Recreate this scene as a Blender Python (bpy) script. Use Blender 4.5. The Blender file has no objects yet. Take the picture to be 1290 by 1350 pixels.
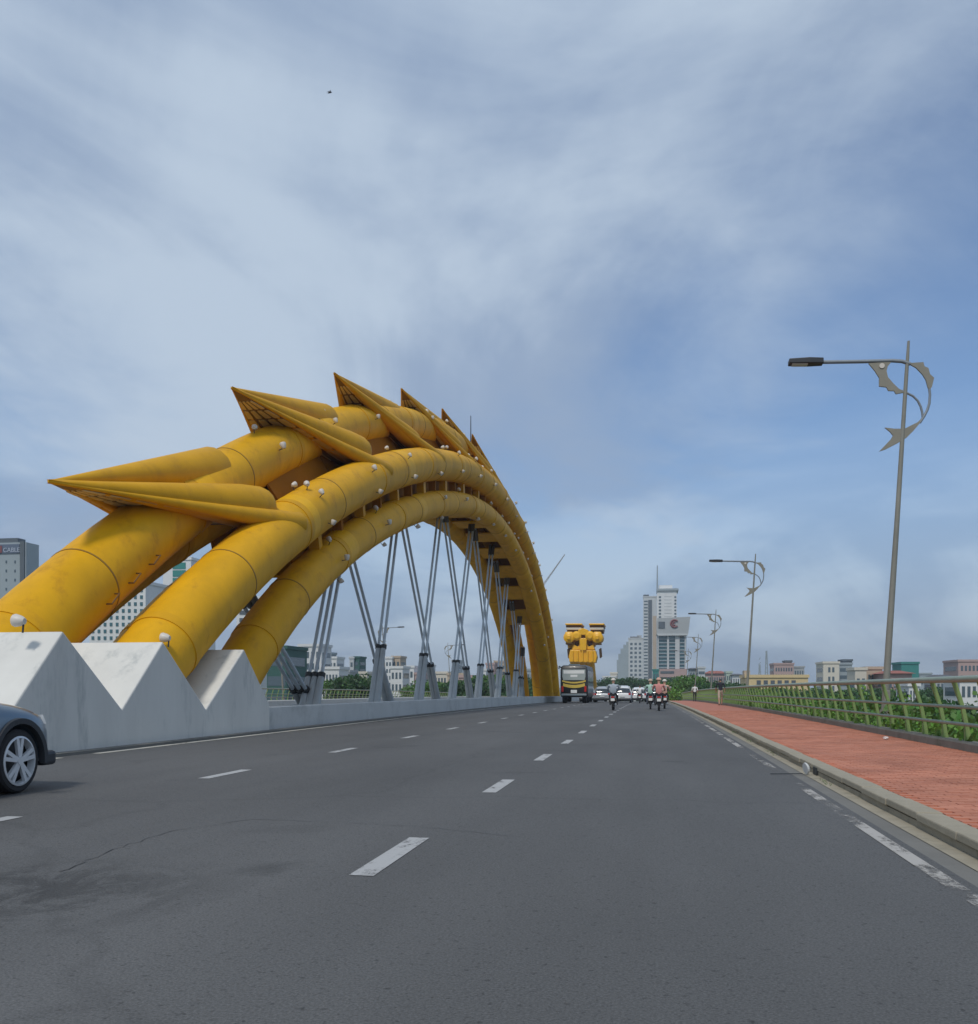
import bpy, bmesh, math, random
import numpy as np
from mathutils import Vector, Matrix
R = math.radians
random.seed(7)
S = bpy.context.scene
COL = S.collection

# ------------------------------------------------------------------ camera, sky, sun, exposure
FPX, CXP, HYP, EYE = 1280.0, 645.0, 906.0, 1.1
PSI = math.atan((857-645)/FPX); CP, SP = math.cos(PSI), math.sin(PSI)
cam = bpy.data.cameras.new('camera'); camo = bpy.data.objects.new('camera', cam); COL.objects.link(camo)
camo.location = (0, 0, EYE); camo.rotation_euler = (R(90), 0, PSI)
cam.sensor_fit = 'HORIZONTAL'; cam.sensor_width = 36; cam.lens = 36*FPX/1290
cam.shift_y = (HYP-675)/1290
cam.clip_start = .05; cam.clip_end = 9000
S.camera = camo

SUN = Vector((-.13, -.60, .79)).normalized()
sl = bpy.data.lights.new('sun', 'SUN'); sl.energy = 1.6; sl.angle = R(9); sl.color = (1, .95, .87)
so = bpy.data.objects.new('sun', sl); COL.objects.link(so); so.location = (-30, -60, 80)
so.rotation_euler = SUN.to_track_quat('Z', 'Y').to_euler()

CLX, CLY = 7.7, 5.1
W = bpy.data.worlds.new('World'); S.world = W; W.use_nodes = True
nt = W.node_tree; nt.nodes.clear()
def wn(t, **k):
    n = nt.nodes.new(t)
    for a, b in k.items(): setattr(n, a, b)
    return n
def wl(a, b): nt.links.new(a, b)
def wmath(op, a, b=None, c=None):
    n = wn('ShaderNodeMath', operation=op)
    for i, v in enumerate((a, b, c)):
        if v is None: continue
        if isinstance(v, (int, float)): n.inputs[i].default_value = v
        else: wl(v, n.inputs[i])
    return n.outputs[0]
sky = wn('ShaderNodeTexSky', sky_type='NISHITA', sun_disc=False)
sky.sun_elevation = math.asin(SUN.z); sky.sun_rotation = math.atan2(SUN.x, SUN.y)
sky.air_density = 1.0; sky.dust_density = .4; sky.ozone_density = 2.5
tc = wn('ShaderNodeTexCoord')
sep = wn('ShaderNodeSeparateXYZ'); wl(tc.outputs['Generated'], sep.inputs[0])
zz = wmath('ADD', wmath('MAXIMUM', sep.outputs[2], 0.0), 0.22)
comb = wn('ShaderNodeCombineXYZ')
wl(wmath('DIVIDE', sep.outputs[0], zz), comb.inputs[0]); wl(wmath('DIVIDE', sep.outputs[1], zz), comb.inputs[1])
def cloud_noise(loc, scale, rot, sc, detail, rough, dist=0.0):
    m = wn('ShaderNodeMapping'); wl(comb.outputs[0], m.inputs[0])
    m.inputs['Location'].default_value = loc; m.inputs['Rotation'].default_value = (0, 0, rot); m.inputs['Scale'].default_value = sc
    n = wn('ShaderNodeTexNoise'); wl(m.outputs[0], n.inputs['Vector'])
    n.inputs['Scale'].default_value = scale; n.inputs['Detail'].default_value = detail
    n.inputs['Roughness'].default_value = rough; n.inputs['Distortion'].default_value = dist
    return n.outputs['Fac']
n1 = cloud_noise((CLX, CLY, 0), .55, R(35), (1, .8, 1), 3, .5, .4)
n2 = cloud_noise((5.2, 1.7, 0), 1.5, R(-38), (1, .75, 1), 7, .55, .5)
n3 = cloud_noise((2.1, 7.3, 0), 1.1, R(52), (1, .85, 1), 6, .55, .8)
n4 = cloud_noise((8.4, 3.1, 0), 3.6, R(20), (1, .7, 1), 6, .6, .6)
cov = wmath('ADD', wmath('MULTIPLY', n1, .58), wmath('ADD', wmath('MULTIPLY', n2, .32), wmath('MULTIPLY', n4, .10)))
# a bank of cloud that thins out towards the east (to the right)
cov = wmath('ADD', cov, wmath('MULTIPLY', comb.outputs[0], -.16))
mr = wn('ShaderNodeMapRange', interpolation_type='SMOOTHSTEP'); wl(cov, mr.inputs['Value'])
mr.inputs['From Min'].default_value = .305; mr.inputs['From Max'].default_value = .49
mr.inputs['To Min'].default_value = .10; mr.inputs['To Max'].default_value = .96
ramp = wn('ShaderNodeMapRange', interpolation_type='SMOOTHSTEP'); wl(wmath('ADD', wmath('MULTIPLY', n3, .7), wmath('MULTIPLY', n2, .3)), ramp.inputs['Value'])
ramp.inputs['From Min'].default_value = .42; ramp.inputs['From Max'].default_value = .58
cc = wn('ShaderNodeMix', data_type='RGBA'); wl(ramp.outputs[0], cc.inputs['Factor'])
cc.inputs['A'].default_value = (.250, .325, .450, 1); cc.inputs['B'].default_value = (.405, .485, .585, 1)
skm = wn('ShaderNodeMix', data_type='RGBA', blend_type='MULTIPLY'); skm.inputs['Factor'].default_value = 1
wl(sky.outputs[0], skm.inputs['A']); skm.inputs['B'].default_value = (.068, .080, .092, 1)
low = wn('ShaderNodeMapRange', interpolation_type='SMOOTHSTEP'); wl(sep.outputs[2], low.inputs['Value'])
low.inputs['From Min'].default_value = .02; low.inputs['From Max'].default_value = .34; low.inputs['To Min'].default_value = .95; low.inputs['To Max'].default_value = 0
mix = wn('ShaderNodeMix', data_type='RGBA'); wl(wmath('MAXIMUM', mr.outputs[0], low.outputs[0]), mix.inputs['Factor'])
wl(skm.outputs['Result'], mix.inputs['A']); wl(cc.outputs['Result'], mix.inputs['B'])
bg = wn('ShaderNodeBackground'); wl(mix.outputs['Result'], bg.inputs[0]); bg.inputs[1].default_value = 1.0
wo = wn('ShaderNodeOutputWorld'); wl(bg.outputs[0], wo.inputs[0])
S.view_settings.view_transform = 'Standard'; S.view_settings.look = 'None'
S.view_settings.exposure = .34; S.view_settings.gamma = 1; S.view_settings.use_curve_mapping = False

# ------------------------------------------------------------------ helpers
HAZE = .00032
def byX(px, py, X):
    u = (px-CXP)/FPX; Y = X*(CP+u*SP)/(u*CP-SP); w = Y*CP-X*SP
    return Vector((X, Y, EYE-(py-HYP)*w/FPX))
def byY(px, py, Y):
    u = (px-CXP)/FPX; X = Y*(u*CP-SP)/(CP+u*SP); w = Y*CP-X*SP
    return Vector((X, Y, EYE-(py-HYP)*w/FPX))
def dz(y): return -4.7e-5*max(y, 0)**2       # the deck's vertical curve

def tag(o, label=None, cat=None, group=None, kind=None):
    if label: o['label'] = label
    if cat: o['category'] = cat
    if group: o['group'] = group
    if kind: o['kind'] = kind
    return o
def empty(name, loc, label, cat, group=None, rz=0):
    o = bpy.data.objects.new(name, None); COL.objects.link(o); o.location = loc; o.rotation_euler = (0, 0, rz)
    o.empty_display_size = .2
    return tag(o, label, cat, group)
def copy_tree(o, parent=None):
    c = o.copy(); COL.objects.link(c); c.parent = parent
    for ch in o.children: copy_tree(ch, c)
    return c

class MB:
    def __init__(s): s.v = []; s.f = []
    def box(s, x0, x1, y0, y1, z0, z1):
        b = len(s.v)
        s.v += [(x0,y0,z0),(x1,y0,z0),(x1,y1,z0),(x0,y1,z0),(x0,y0,z1),(x1,y0,z1),(x1,y1,z1),(x0,y1,z1)]
        s.f += [tuple(b+i for i in q) for q in ((3,2,1,0),(4,5,6,7),(0,1,5,4),(1,2,6,5),(2,3,7,6),(3,0,4,7))]
        return s
    def loft(s, rings, cap0=True, cap1=True, closed=True):
        b = len(s.v); n = len(rings[0])
        for r in rings: s.v += [tuple(p) for p in r]
        for i in range(len(rings)-1):
            for j in range(n if closed else n-1):
                k = (j+1) % n
                s.f.append((b+i*n+j, b+i*n+k, b+(i+1)*n+k, b+(i+1)*n+j))
        if cap0: s.f.append(tuple(b+j for j in range(n-1, -1, -1)))
        if cap1: s.f.append(tuple(b+(len(rings)-1)*n+j for j in range(n)))
        return s
    def tube(s, pts, rad, n=12, cap=True, up=None):
        pts = [Vector(p) for p in pts]
        if isinstance(rad, (int, float)): rad = [rad]*len(pts)
        rad = [float(q) for q in rad]
        rings = []; side = None
        for i, p in enumerate(pts):
            t = (pts[min(i+1, len(pts)-1)]-pts[max(i-1, 0)]).normalized()
            if side is None:
                a = Vector(up) if up else (Vector((1, 0, 0)) if abs(t.x) < .9 else Vector((0, 0, 1)))
                side = (a-t*a.dot(t)).normalized()
            else: side = (side-t*side.dot(t)).normalized()
            o = t.cross(side)
            rings.append([p+rad[i]*(math.cos(2*math.pi*j/n)*side+math.sin(2*math.pi*j/n)*o) for j in range(n)])
        return s.loft(rings, cap, cap)
    def bar(s, a, b, w, h):               # a rectangular bar from a to b
        a, b = Vector(a), Vector(b); t = (b-a).normalized()
        u = Vector((0, 0, 1)) if abs(t.z) < .95 else Vector((0, 1, 0))
        x = t.cross(u).normalized(); y = x.cross(t)
        r = lambda p: [p+x*i*w/2+y*j*h/2 for i, j in ((-1,-1),(1,-1),(1,1),(-1,1))]
        return s.loft([r(a), r(b)])
    def prism(s, poly, ax, a, b):         # poly in the other two axes, extruded along ax from a to b
        def P(q, t): return {'x': (t, q[0], q[1]), 'y': (q[0], t, q[1]), 'z': (q[0], q[1], t)}[ax]
        return s.loft([[P(q, a) for q in poly], [P(q, b) for q in poly]])
    def ball(s, c, r, n=12, m=8, sz=1, half=False):
        c = Vector(c); rings = []
        for i in range(m+1):
            ph = -math.pi/2+math.pi*i/m if not half else math.pi/2*i/m
            rr = max(r*math.cos(ph), r*.01)
            rings.append([c+Vector((rr*math.cos(2*math.pi*j/n), rr*math.sin(2*math.pi*j/n), r*sz*math.sin(ph))) for j in range(n)])
        return s.loft(rings)
    def quad(s, a, b, c, d):
        k = len(s.v); s.v += [tuple(a), tuple(b), tuple(c), tuple(d)]; s.f.append((k, k+1, k+2, k+3)); return s
    def mesh(s, name, smooth=None, fix=True):
        me = bpy.data.meshes.new(name); me.from_pydata(s.v, [], s.f); me.update()
        if fix:
            bm = bmesh.new(); bm.from_mesh(me); bmesh.ops.recalc_face_normals(bm, faces=bm.faces); bm.to_mesh(me); bm.free()
        if smooth:
            me.shade_smooth(); me.set_sharp_from_angle(angle=R(smooth))
        return me
    def build(s, name, mat, parent=None, smooth=None, bevel=0, world=True, fix=True):
        return link(name, s.mesh(name, smooth, fix), mat, parent, bevel, world)
def link(name, me, mat, parent=None, bevel=0, world=True):
    if mat is not None and not me.materials: me.materials.append(mat)
    o = bpy.data.objects.new(name, me); COL.objects.link(o)
    if parent is not None:
        o.parent = parent
        if world:                          # vertices given in scene coordinates
            p = parent; off = Vector((0, 0, 0))
            while p is not None: off += p.location; p = p.parent
            o.location = -off
    if bevel:
        m = o.modifiers.new('bevel', 'BEVEL'); m.width = bevel; m.segments = 2; m.limit_method = 'ANGLE'; m.angle_limit = R(35)
    return o
def struct(o): o['kind'] = 'structure'; return o

# ------------------------------------------------------------------ materials
MT = {}
def mat(name, col, rough=.6, metal=0.0, var=.0, vscale=3.0, bump=0.0, bscale=40.0, dirt=None, dirt_amt=0, dscale=1.2, stretch=(1,1,1), coat=0, spec=.5, coord='Object'):
    m = bpy.data.materials.new(name); m.use_nodes = True; n = m.node_tree.nodes; l = m.node_tree.links
    p = n['Principled BSDF']; p.inputs['Roughness'].default_value = rough; p.inputs['Metallic'].default_value = metal
    p.inputs['Coat Weight'].default_value = coat; p.inputs['Specular IOR Level'].default_value = spec
    col = (*col, 1); p.inputs['Base Color'].default_value = col
    t = n.new('ShaderNodeTexCoord'); mp = n.new('ShaderNodeMapping'); mp.inputs['Scale'].default_value = stretch
    l.new(t.outputs[coord], mp.inputs[0]); out = None
    if var:
        a = n.new('ShaderNodeTexNoise'); a.inputs['Scale'].default_value = vscale; a.inputs['Detail'].default_value = 6; a.inputs['Roughness'].default_value = .65
        l.new(mp.outputs[0], a.inputs['Vector'])
        r = n.new('ShaderNodeMapRange'); r.inputs['From Min'].default_value = .25; r.inputs['From Max'].default_value = .75
        r.inputs['To Min'].default_value = 1-var; r.inputs['To Max'].default_value = 1+var; l.new(a.outputs['Fac'], r.inputs[0])
        x = n.new('ShaderNodeMix'); x.data_type = 'RGBA'; x.blend_type = 'MULTIPLY'; x.inputs['Factor'].default_value = 1
        x.inputs['A'].default_value = col; l.new(r.outputs[0], x.inputs['B']); out = x.outputs['Result']
    if dirt:
        a = n.new('ShaderNodeTexNoise'); a.inputs['Scale'].default_value = dscale; a.inputs['Detail'].default_value = 8; a.inputs['Roughness'].default_value = .7
        l.new(mp.outputs[0], a.inputs['Vector'])
        r = n.new('ShaderNodeMapRange'); r.interpolation_type = 'SMOOTHSTEP'; r.inputs['From Min'].default_value = .5; r.inputs['From Max'].default_value = .75
        r.inputs['To Max'].default_value = dirt_amt; l.new(a.outputs['Fac'], r.inputs[0])
        x = n.new('ShaderNodeMix'); x.data_type = 'RGBA'; l.new(r.outputs[0], x.inputs['Factor'])
        if out: l.new(out, x.inputs['A'])
        else: x.inputs['A'].default_value = col
        x.inputs['B'].default_value = (*dirt, 1); out = x.outputs['Result']
    if out: l.new(out, p.inputs['Base Color'])
    if bump:
        a = n.new('ShaderNodeTexNoise'); a.inputs['Scale'].default_value = bscale; a.inputs['Detail'].default_value = 4
        l.new(t.outputs[coord], a.inputs['Vector'])
        b = n.new('ShaderNodeBump'); b.inputs['Strength'].default_value = bump; b.inputs['Distance'].default_value = .01
        l.new(a.outputs['Fac'], b.inputs['Height']); l.new(b.outputs[0], p.inputs['Normal'])
    MT[name] = m; return m
mat('yellow_paint', (.67, .350, .007), .55, spec=.18, var=.15, vscale=.8, dirt=(.34, .14, .015), dirt_amt=.65, dscale=1.3, stretch=(1.4, .9, .45), bump=.05, bscale=30)
mat('yellow_fin', (.63, .325, .008), .55, spec=.18, var=.10, vscale=1.1, dirt=(.33, .16, .03), dirt_amt=.35, dscale=1.3)
mat('yellow_fresh', (.74, .40, .004), .5, spec=.2, var=.08)
mat('fin_panel', (.60, .42, .17), .6, var=.12, vscale=2)
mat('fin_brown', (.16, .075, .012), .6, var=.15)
mat('web_brown', (.30, .12, .006), .7, spec=.1, var=.15, vscale=.7)  # yellow web plates, with the shade between the tubes painted in as brown
mat('seam', (.26, .13, .012), .6)
mat('head_yellow', (.80, .42, .008), .4, var=.08)
mat('white_plaster', (.63, .62, .58), .85, spec=.2, var=.08, vscale=.7, dirt=(.34, .36, .35), dirt_amt=.75, dscale=1.2, stretch=(1.6, 1.6, .4), bump=.15, bscale=25)
mat('barrier', (.50, .51, .50), .85, var=.10, vscale=.6, dirt=(.22, .23, .22), dirt_amt=.5, dscale=.9, bump=.2, bscale=30)
mat('concrete', (.33, .325, .31), .9, var=.15, vscale=1.5, bump=.3, bscale=30)
mat('kerb_concrete', (.32, .285, .215), .9, var=.18, vscale=2.5, dirt=(.11, .11, .075), dirt_amt=.6, dscale=2.2, bump=.4, bscale=35)
mat('gutter', (.165, .16, .145), .9, var=.12, vscale=1.8, dirt=(.10, .098, .08), dirt_amt=.5, dscale=1.1, bump=.3, bscale=60)
mat('plinth_concrete', (.19, .185, .16), .9, var=.2, vscale=2, dirt=(.06, .08, .04), dirt_amt=.6, dscale=2.5, bump=.4, bscale=30)
mat('galv', (.22, .25, .28), .5, metal=.2, var=.08, vscale=3)
mat('pole_beige', (.235, .232, .20), .55, metal=.1, var=.14, vscale=1.6)
mat('hanger_grey', (.47, .53, .57), .5, metal=.1, var=.08)
mat('casing_grey', (.36, .39, .40), .6, var=.12, vscale=1.5)
mat('sleeve', (.10, .095, .085), .6)
mat('black_band', (.025, .028, .03), .6)
mat('ornament', (.25, .235, .19), .5, metal=.2, var=.1)
mat('rail_pipe', (.27, .33, .26), .45, metal=.2, var=.12, vscale=2.5)
mat('rail_post', (.20, .30, .10), .65, var=.25, vscale=3, dirt=(.26, .25, .11), dirt_amt=.6, dscale=2)
mat('lamp_white', (.60, .56, .50), .45)
mat('dark_plastic', (.03, .034, .04), .5)
mat('rubber', (.018, .018, .02), .8)
mat('alloy', (.66, .68, .70), .35, metal=.25)
mat('car_blue', (.115, .165, .215), .28, metal=.3, coat=.6)
mat('car_white', (.72, .73, .74), .3, coat=.5)
mat('car_silver', (.42, .44, .46), .3, metal=.3, coat=.5)
mat('car_black', (.02, .021, .024), .25, coat=.6)
mat('glass_dark', (.03, .04, .05), .06, spec=.8)
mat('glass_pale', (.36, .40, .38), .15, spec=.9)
mat('red_lens', (.45, .02, .015), .2)
mat('clear_lens', (.7, .72, .72), .12)
mat('bus_black', (.014, .016, .018), .4, coat=.1)
mat('bus_gold', (.60, .43, .08), .35, coat=.3)
mat('bus_grey', (.16, .20, .22), .35, coat=.3)
mat('plate_white', (.75, .75, .72), .4)
mat('skin', (.42, .25, .17), .55)
mat('hair', (.02, .016, .013), .5)
for nm, c in dict(mint=(.36,.55,.46), pink=(.55,.24,.22), jacket=(.33,.38,.43), navy=(.018,.022,.032), cream_shirt=(.6,.58,.53), denim=(.05,.065,.10), dark=(.03,.03,.033), beige=(.48,.38,.30), peach=(.58,.36,.28), white_shirt=(.7,.7,.7)).items():
    mat('cloth_'+nm, c, .85, var=.1, vscale=9)
for nm, c in dict(white=(.66,.67,.67), cream=(.60,.56,.48), grey=(.36,.38,.39), bluegrey=(.30,.35,.38), pink=(.42,.30,.28), yellow=(.62,.49,.27), teal=(.035,.21,.19), dark=(.09,.11,.13), lightgrey=(.50,.52,.53), green=(.03,.10,.085), tan=(.45,.36,.27), sage=(.42,.50,.42)).items():
    mat('bld_'+nm, c, .8, var=.07, vscale=.08, dirt=tuple(x*.7 for x in c), dirt_amt=.3, dscale=.05)
mat('roof_red', (.30, .10, .07), .8, var=.15, vscale=.5)
mat('roof_dark', (.10, .10, .11), .8)
mat('win', (.075, .11, .135), .12, spec=.7)
mat('win_teal', (.03, .115, .14), .1, spec=.8)
mat('logo_red', (.20, .06, .065), .6)
mat('sign_blue', (.10, .13, .19), .5)
mat('sign_letter', (.42, .47, .56), .5)
mat('trunk', (.11, .085, .06), .9, var=.25, vscale=4)
mat('paper', (.72, .68, .66), .7)
mat('disc_grey', (.50, .51, .51), .55, var=.1, vscale=8)
mat('bird_dark', (.035, .04, .05), .7)
mat('crane_grey', (.36, .37, .38), .6)

def leafmat(name, col):
    m = bpy.data.materials.new(name); m.use_nodes = True; n = m.node_tree.nodes; l = m.node_tree.links
    p = n['Principled BSDF']; p.inputs['Roughness'].default_value = .55
    g = n.new('ShaderNodeNewGeometry'); h = n.new('ShaderNodeHueSaturation'); h.inputs['Color'].default_value = (*col, 1)
    mr = n.new('ShaderNodeMapRange'); mr.inputs['To Min'].default_value = .55; mr.inputs['To Max'].default_value = 1.45
    l.new(g.outputs['Random Per Island'], mr.inputs[0]); l.new(mr.outputs[0], h.inputs['Value'])
    m2 = n.new('ShaderNodeMapRange'); m2.inputs['To Min'].default_value = .475; m2.inputs['To Max'].default_value = .515
    l.new(g.outputs['Random Per Island'], m2.inputs[0]); l.new(m2.outputs[0], h.inputs['Hue'])
    l.new(h.outputs[0], p.inputs['Base Color'])
    t = n.new('ShaderNodeBsdfTranslucent'); l.new(h.outputs[0], t.inputs[0])
    mx = n.new('ShaderNodeMixShader'); mx.inputs[0].default_value = .25
    l.new(p.outputs[0], mx.inputs[1]); l.new(t.outputs[0], mx.inputs[2]); l.new(mx.outputs[0], n['Material Output'].inputs[0])
    MT[name] = m
leafmat('leaf_mid', (.085, .185, .035)); leafmat('leaf_dark', (.042, .105, .032)); leafmat('leaf_bright', (.13, .27, .04))

def asphalt():
    m = bpy.data.materials.new('asphalt'); m.use_nodes = True; n = m.node_tree.nodes; l = m.node_tree.links
    p = n['Principled BSDF']; p.inputs['Roughness'].default_value = .82; p.inputs['Specular IOR Level'].default_value = .35
    t = n.new('ShaderNodeTexCoord')
    def noise(sc, det, ro, st=(1,1,1), dist=0):
        mp = n.new('ShaderNodeMapping'); mp.inputs['Scale'].default_value = st; l.new(t.outputs['Object'], mp.inputs[0])
        a = n.new('ShaderNodeTexNoise'); a.inputs['Scale'].default_value = sc; a.inputs['Detail'].default_value = det
        a.inputs['Roughness'].default_value = ro; a.inputs['Distortion'].default_value = dist; l.new(mp.outputs[0], a.inputs['Vector']); return a.outputs['Fac']
    def rng(x, a, b, c, d, sm=False):
        r = n.new('ShaderNodeMapRange'); r.inputs['From Min'].default_value = a; r.inputs['From Max'].default_value = b
        r.inputs['To Min'].default_value = c; r.inputs['To Max'].default_value = d
        if sm: r.interpolation_type = 'SMOOTHSTEP'
        l.new(x, r.inputs[0]); return r.outputs[0]
    def mul(a, b):
        x = n.new('ShaderNodeMath'); x.operation = 'MULTIPLY'; l.new(a, x.inputs[0]); l.new(b, x.inputs[1]); return x.outputs[0]
    fine = rng(noise(85, 3, .7), .3, .7, .62, 1.38)
    grit = rng(noise(26, 2, .6), .60, .72, 1.0, .58)
    broad = rng(noise(.35, 5, .55, (1, .35, 1)), .3, .7, .82, 1.16)
    wheel = rng(noise(1.1, 3, .5, (1, .03, 1)), .3, .7, .93, 1.06)
    # meandering sealed crack lines
    vo = n.new('ShaderNodeTexVoronoi'); vo.feature = 'DISTANCE_TO_EDGE'; vo.inputs['Scale'].default_value = .16
    mp = n.new('ShaderNodeMapping'); mp.inputs['Location'].default_value = (2.3, .9, 0); l.new(t.outputs['Object'], mp.inputs[0])
    dn = n.new('ShaderNodeTexNoise'); dn.inputs['Scale'].default_value = .9; dn.inputs['Detail'].default_value = 5; l.new(mp.outputs[0], dn.inputs['Vector'])
    ad = n.new('ShaderNodeMix'); ad.data_type = 'RGBA'; ad.blend_type = 'ADD'; ad.inputs['Factor'].default_value = 1.3
    l.new(mp.outputs[0], ad.inputs['A']); l.new(dn.outputs['Color'], ad.inputs['B']); l.new(ad.outputs['Result'], vo.inputs['Vector'])
    crack = rng(vo.outputs['Distance'], .0, .012, .90, 1.0, True)
    # oil and tyre stains
    st = rng(noise(.55, 6, .65, (.55, 1, 1), .8), .60, .74, 1.0, .66, True)
    # oily dark patch on the lane beside the dashes
    vm = n.new('ShaderNodeVectorMath'); vm.operation = 'DISTANCE'; mp2 = n.new('ShaderNodeMapping'); mp2.inputs['Scale'].default_value = (.75, 1, 1); l.new(t.outputs['Object'], mp2.inputs[0]); l.new(mp2.outputs[0], vm.inputs[0]); vm.inputs[1].default_value = (-3.45*.75, 4.75, 0)
    near = rng(vm.outputs['Value'], .25, 1.25, 1, 0, True); bl = rng(noise(2.6, 7, .7, (1, .6, 1), .8), .42, .58, 0, 1, True)
    oil = n.new('ShaderNodeMath'); oil.operation = 'MULTIPLY_ADD'; l.new(mul(near, bl), oil.inputs[0]); oil.inputs[1].default_value = -.42; oil.inputs[2].default_value = 1
    f = mul(mul(mul(mul(fine, grit), mul(broad, wheel)), mul(crack, st)), oil.outputs[0])
    x = n.new('ShaderNodeMix'); x.data_type = 'RGBA'; x.blend_type = 'MULTIPLY'; x.inputs['Factor'].default_value = 1
    x.inputs['A'].default_value = (.100, .100, .099, 1); l.new(f, x.inputs['B']); l.new(x.outputs['Result'], p.inputs['Base Color'])
    b = n.new('ShaderNodeBump'); b.inputs['Strength'].default_value = .35; b.inputs['Distance'].default_value = .006
    l.new(noise(110, 3, .6), b.inputs['Height']); l.new(b.outputs[0], p.inputs['Normal'])
    MT['asphalt'] = m
asphalt()
def roadpaint(name, lo, hi, col=(.50, .50, .49), sc=2.0):
    # paint worn through to the asphalt
    m = bpy.data.materials.new(name); m.use_nodes = True; n = m.node_tree.nodes; l = m.node_tree.links
    p = n['Principled BSDF']; p.inputs['Roughness'].default_value = .75
    t = n.new('ShaderNodeTexCoord'); a = n.new('ShaderNodeTexNoise'); a.inputs['Scale'].default_value = sc; a.inputs['Detail'].default_value = 9; a.inputs['Roughness'].default_value = .8
    mp = n.new('ShaderNodeMapping'); mp.inputs['Scale'].default_value = (2.2, 1, 1); mp.inputs['Location'].default_value = (.37, 3.1, .5); l.new(t.outputs['Object'], mp.inputs[0]); l.new(mp.outputs[0], a.inputs['Vector'])
    r = n.new('ShaderNodeMapRange'); r.interpolation_type = 'SMOOTHSTEP'; r.inputs['From Min'].default_value = lo; r.inputs['From Max'].default_value = hi; l.new(a.outputs['Fac'], r.inputs[0])
    p.inputs['Base Color'].default_value = (*col, 1)
    tr = n.new('ShaderNodeBsdfTransparent'); x = n.new('ShaderNodeMixShader'); l.new(r.outputs[0], x.inputs[0])
    l.new(tr.outputs[0], x.inputs[1]); l.new(p.outputs[0], x.inputs[2]); l.new(x.outputs[0], n['Material Output'].inputs[0]); MT[name] = m
roadpaint('paint_dash', .30, .50, (.40, .40, .395), 3.0); roadpaint('paint_edge', .455, .57, (.40, .38, .35), .5); roadpaint('paint_median', .30, .44, (.47, .45, .39), .7)
def pavermat():
    m = bpy.data.materials.new('paver_red'); m.use_nodes = True; n = m.node_tree.nodes; l = m.node_tree.links
    p = n['Principled BSDF']; p.inputs['Roughness'].default_value = .85
    g = n.new('ShaderNodeNewGeometry'); oi = n.new('ShaderNodeObjectInfo')
    ad = n.new('ShaderNodeMath'); ad.operation = 'ADD'; l.new(g.outputs['Random Per Island'], ad.inputs[0]); l.new(oi.outputs['Random'], ad.inputs[1])
    fr = n.new('ShaderNodeMath'); fr.operation = 'FRACT'; l.new(ad.outputs[0], fr.inputs[0])
    rp = n.new('ShaderNodeValToRGB'); rp.color_ramp.elements[0].color = (.43, .155, .090, 1); rp.color_ramp.elements[1].color = (.51, .205, .125, 1)
    l.new(fr.outputs[0], rp.inputs[0])
    a = n.new('ShaderNodeTexNoise'); a.inputs['Scale'].default_value = 1.1; a.inputs['Detail'].default_value = 7; l.new(g.outputs['Position'], a.inputs['Vector'])
    r = n.new('ShaderNodeMapRange'); r.inputs['From Min'].default_value = .3; r.inputs['From Max'].default_value = .7; r.inputs['To Min'].default_value = .78; r.inputs['To Max'].default_value = 1.15; l.new(a.outputs['Fac'], r.inputs[0])
    x = n.new('ShaderNodeMix'); x.data_type = 'RGBA'; x.blend_type = 'MULTIPLY'; x.inputs['Factor'].default_value = 1
    l.new(rp.outputs[0], x.inputs['A']); l.new(r.outputs[0], x.inputs['B']); l.new(x.outputs['Result'], p.inputs['Base Color']); MT['paver_red'] = m
pavermat()
mat('tar', (.090, .090, .090), .8, var=.15, vscale=4)
mat('paver_bed', (.42, .165, .11), .95, var=.2, vscale=2.0)
mat('ground', (.10, .12, .06), .95, var=.4, vscale=.02, dirt=(.17, .16, .13), dirt_amt=.8, dscale=.012)

# ------------------------------------------------------------------ setting: ground, deck, road, pavement
GZ = -8.0
struct(MB().quad((-5000,-1500,GZ),(5000,-1500,GZ),(5000,7500,GZ),(-5000,7500,GZ)).build('ground', MT['ground']))
def strip(x0, x1, ztop, ys, thick=None, zl=None):
    """sheet or slab that follows the deck's curve"""
    mb = MB(); n = len(ys)
    if thick is None:
        for y in ys: mb.v += [(x0, y, dz(y)+ztop), (x1, y, dz(y)+ztop)]
        for i in range(n-1): mb.f.append((2*i, 2*i+1, 2*i+3, 2*i+2))
    else:
        mb.loft([[(x0,y,dz(y)+ztop-thick),(x1,y,dz(y)+ztop-thick),(x1,y,dz(y)+ztop),(x0,y,dz(y)+ztop)] for y in ys])
    return mb
YS = [-25, -10, 0]+[4*i for i in range(1, 75)]
KX, PX, RX = 2.06, 2.25, 4.82           # kerb face, kerb back, railing plinth
struct(strip(-30.6, 5.7, -.30, YS, 1.0).build('bridge_deck', MT['concrete']))
road = struct(strip(-9.62, 1.78, 0, YS).build('road', MT['asphalt']))
struct(strip(-27.2, -15.3, 0, YS).build('far_road', MT['asphalt']))
gut = struct(strip(1.78, KX+.02, -.002, YS).build('gutter', MT['gutter']))
struct(strip(-15.2, -9.7, .30, YS, .5).build('median', MT['concrete']))
walk = struct(strip(PX-.02, RX+.9, .112, YS, .36).build('pavement', MT['paver_bed']))
struct(strip(-30.6, -27.2, .12, YS, .36).build('far_pavement', MT['paver_bed']))

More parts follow.
